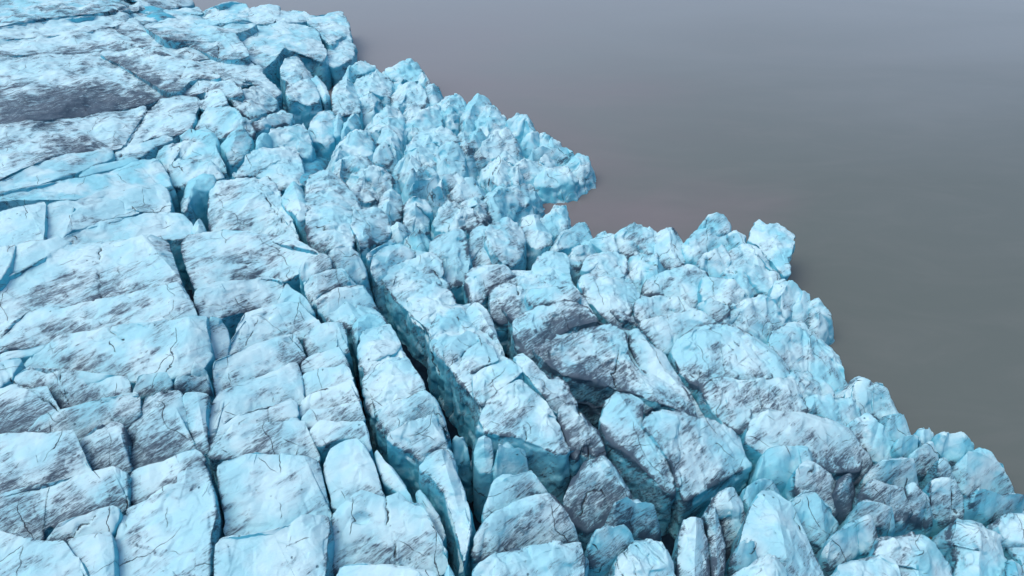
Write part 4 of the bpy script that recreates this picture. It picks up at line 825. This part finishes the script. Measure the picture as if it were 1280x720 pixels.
# outside the frame the glacier surface carries on, rough and crevassed
q[:, 2] = gz
ox, oy, _ = to_pixel(q)
out = np.clip(np.maximum(np.maximum((-45 - ox) / 60, (oy - 765) / 60), (-45 - oy) / 40), 0, 1) * np.where(ox < 1150, 1, 0)
fz = fz + out * (gz - 1.5 - fz)
nz_ = fbm(FP * 0.12, 4, 61)
fz = fz + nz_ * (1.2 + 2.0 * out) + out * 1.6 * facets(FP / 6.0, 62)
ins = in_poly(fx, fy, COAST)
fz = np.where(ins, fz, -5.0)
FP[:, 2] = fz
ny, nx = GX.shape
idx = np.arange(ny * nx).reshape(ny, nx)
FF = np.stack([idx[:-1, :-1], idx[:-1, 1:], idx[1:, 1:], idx[1:, :-1]], -1).reshape(-1, 4)
me = make_mesh('glacier_bed_ground', FP, FF, {'dirt': np.where(FP[:, 2] < deep.ravel() + 4, 1.4, .5), 'cyan': np.where(out.ravel() > .5, .3, 1.3)})  # higher dirt value low in the crevasses paints shade on their floors
me.materials.append(BARE); me.materials.append(ICE); me.materials.append(CREV_SHADE)
mi = np.where(out.ravel() > .5, 1, np.where(FP[:, 2] < deep.ravel() + 3.5, 2, 0))[FF[:, 0]]  # lowest floor faces take the painted-shade material
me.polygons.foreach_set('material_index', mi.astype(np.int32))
gb = bpy.data.objects.new('glacier_ground', me); COL.objects.link(gb); gb['kind'] = 'structure'

wx = np.array([[-6000, -500, 0], [6000, -500, 0], [6000, 9000, 0], [-6000, 9000, 0]], float)
me = make_mesh('water', wx, np.array([[0, 1, 2, 3]]))
me.materials.append(water_material())
wo = bpy.data.objects.new('water', me); COL.objects.link(wo); wo['kind'] = 'structure'

# ------------------------------------------------------------------ camera, light, sky
cam = bpy.data.cameras.new('camera'); co = bpy.data.objects.new('camera', cam); COL.objects.link(co)
co.location = (0, 0, CAM_H); co.rotation_euler = (math.radians(90) - PITCH, 0, 0)
cam.sensor_fit = 'HORIZONTAL'; cam.angle = HFOV; cam.clip_start = 1; cam.clip_end = 20000
S.camera = co

SUN_EL, SUN_AZ = math.radians(66), math.radians(-105)      # azimuth from +Y toward +X
sd = np.array([math.sin(SUN_AZ) * math.cos(SUN_EL), math.cos(SUN_AZ) * math.cos(SUN_EL), math.sin(SUN_EL)])
L = bpy.data.lights.new('sun', 'SUN'); L.energy = 0.9; L.angle = math.radians(45); L.color = (1.0, 0.985, 0.96)
lo = bpy.data.objects.new('sun', L); COL.objects.link(lo)
import mathutils
lo.rotation_euler = mathutils.Vector(-sd).to_track_quat('-Z', 'Y').to_euler()
lo.location = (0, 0, 300)
wd = bpy.data.worlds.new('World'); S.world = wd; wd.use_nodes = True
nt = wd.node_tree; bg = nt.nodes['Background']
sky = nt.nodes.new('ShaderNodeTexSky'); sky.sky_type = 'NISHITA'; sky.sun_disc = False
sky.sun_elevation = SUN_EL; sky.sun_rotation = SUN_AZ
sky.air_density = 1.0; sky.dust_density = 3.0; sky.ozone_density = 1.0; sky.altitude = 0
nt.links.new(sky.outputs[0], bg.inputs[0]); bg.inputs[1].default_value = 0.13
vs = S.view_settings
vs.view_transform = 'Standard'; vs.look = 'None'; vs.gamma = 1; vs.use_curve_mapping = False
vs.exposure = 0.42
S.render.engine = 'CYCLES'
S.cycles.max_bounces = 4; S.cycles.diffuse_bounces = 2; S.cycles.glossy_bounces = 3
print('blocks', TOTAL[1], 'verts', TOTAL[0])
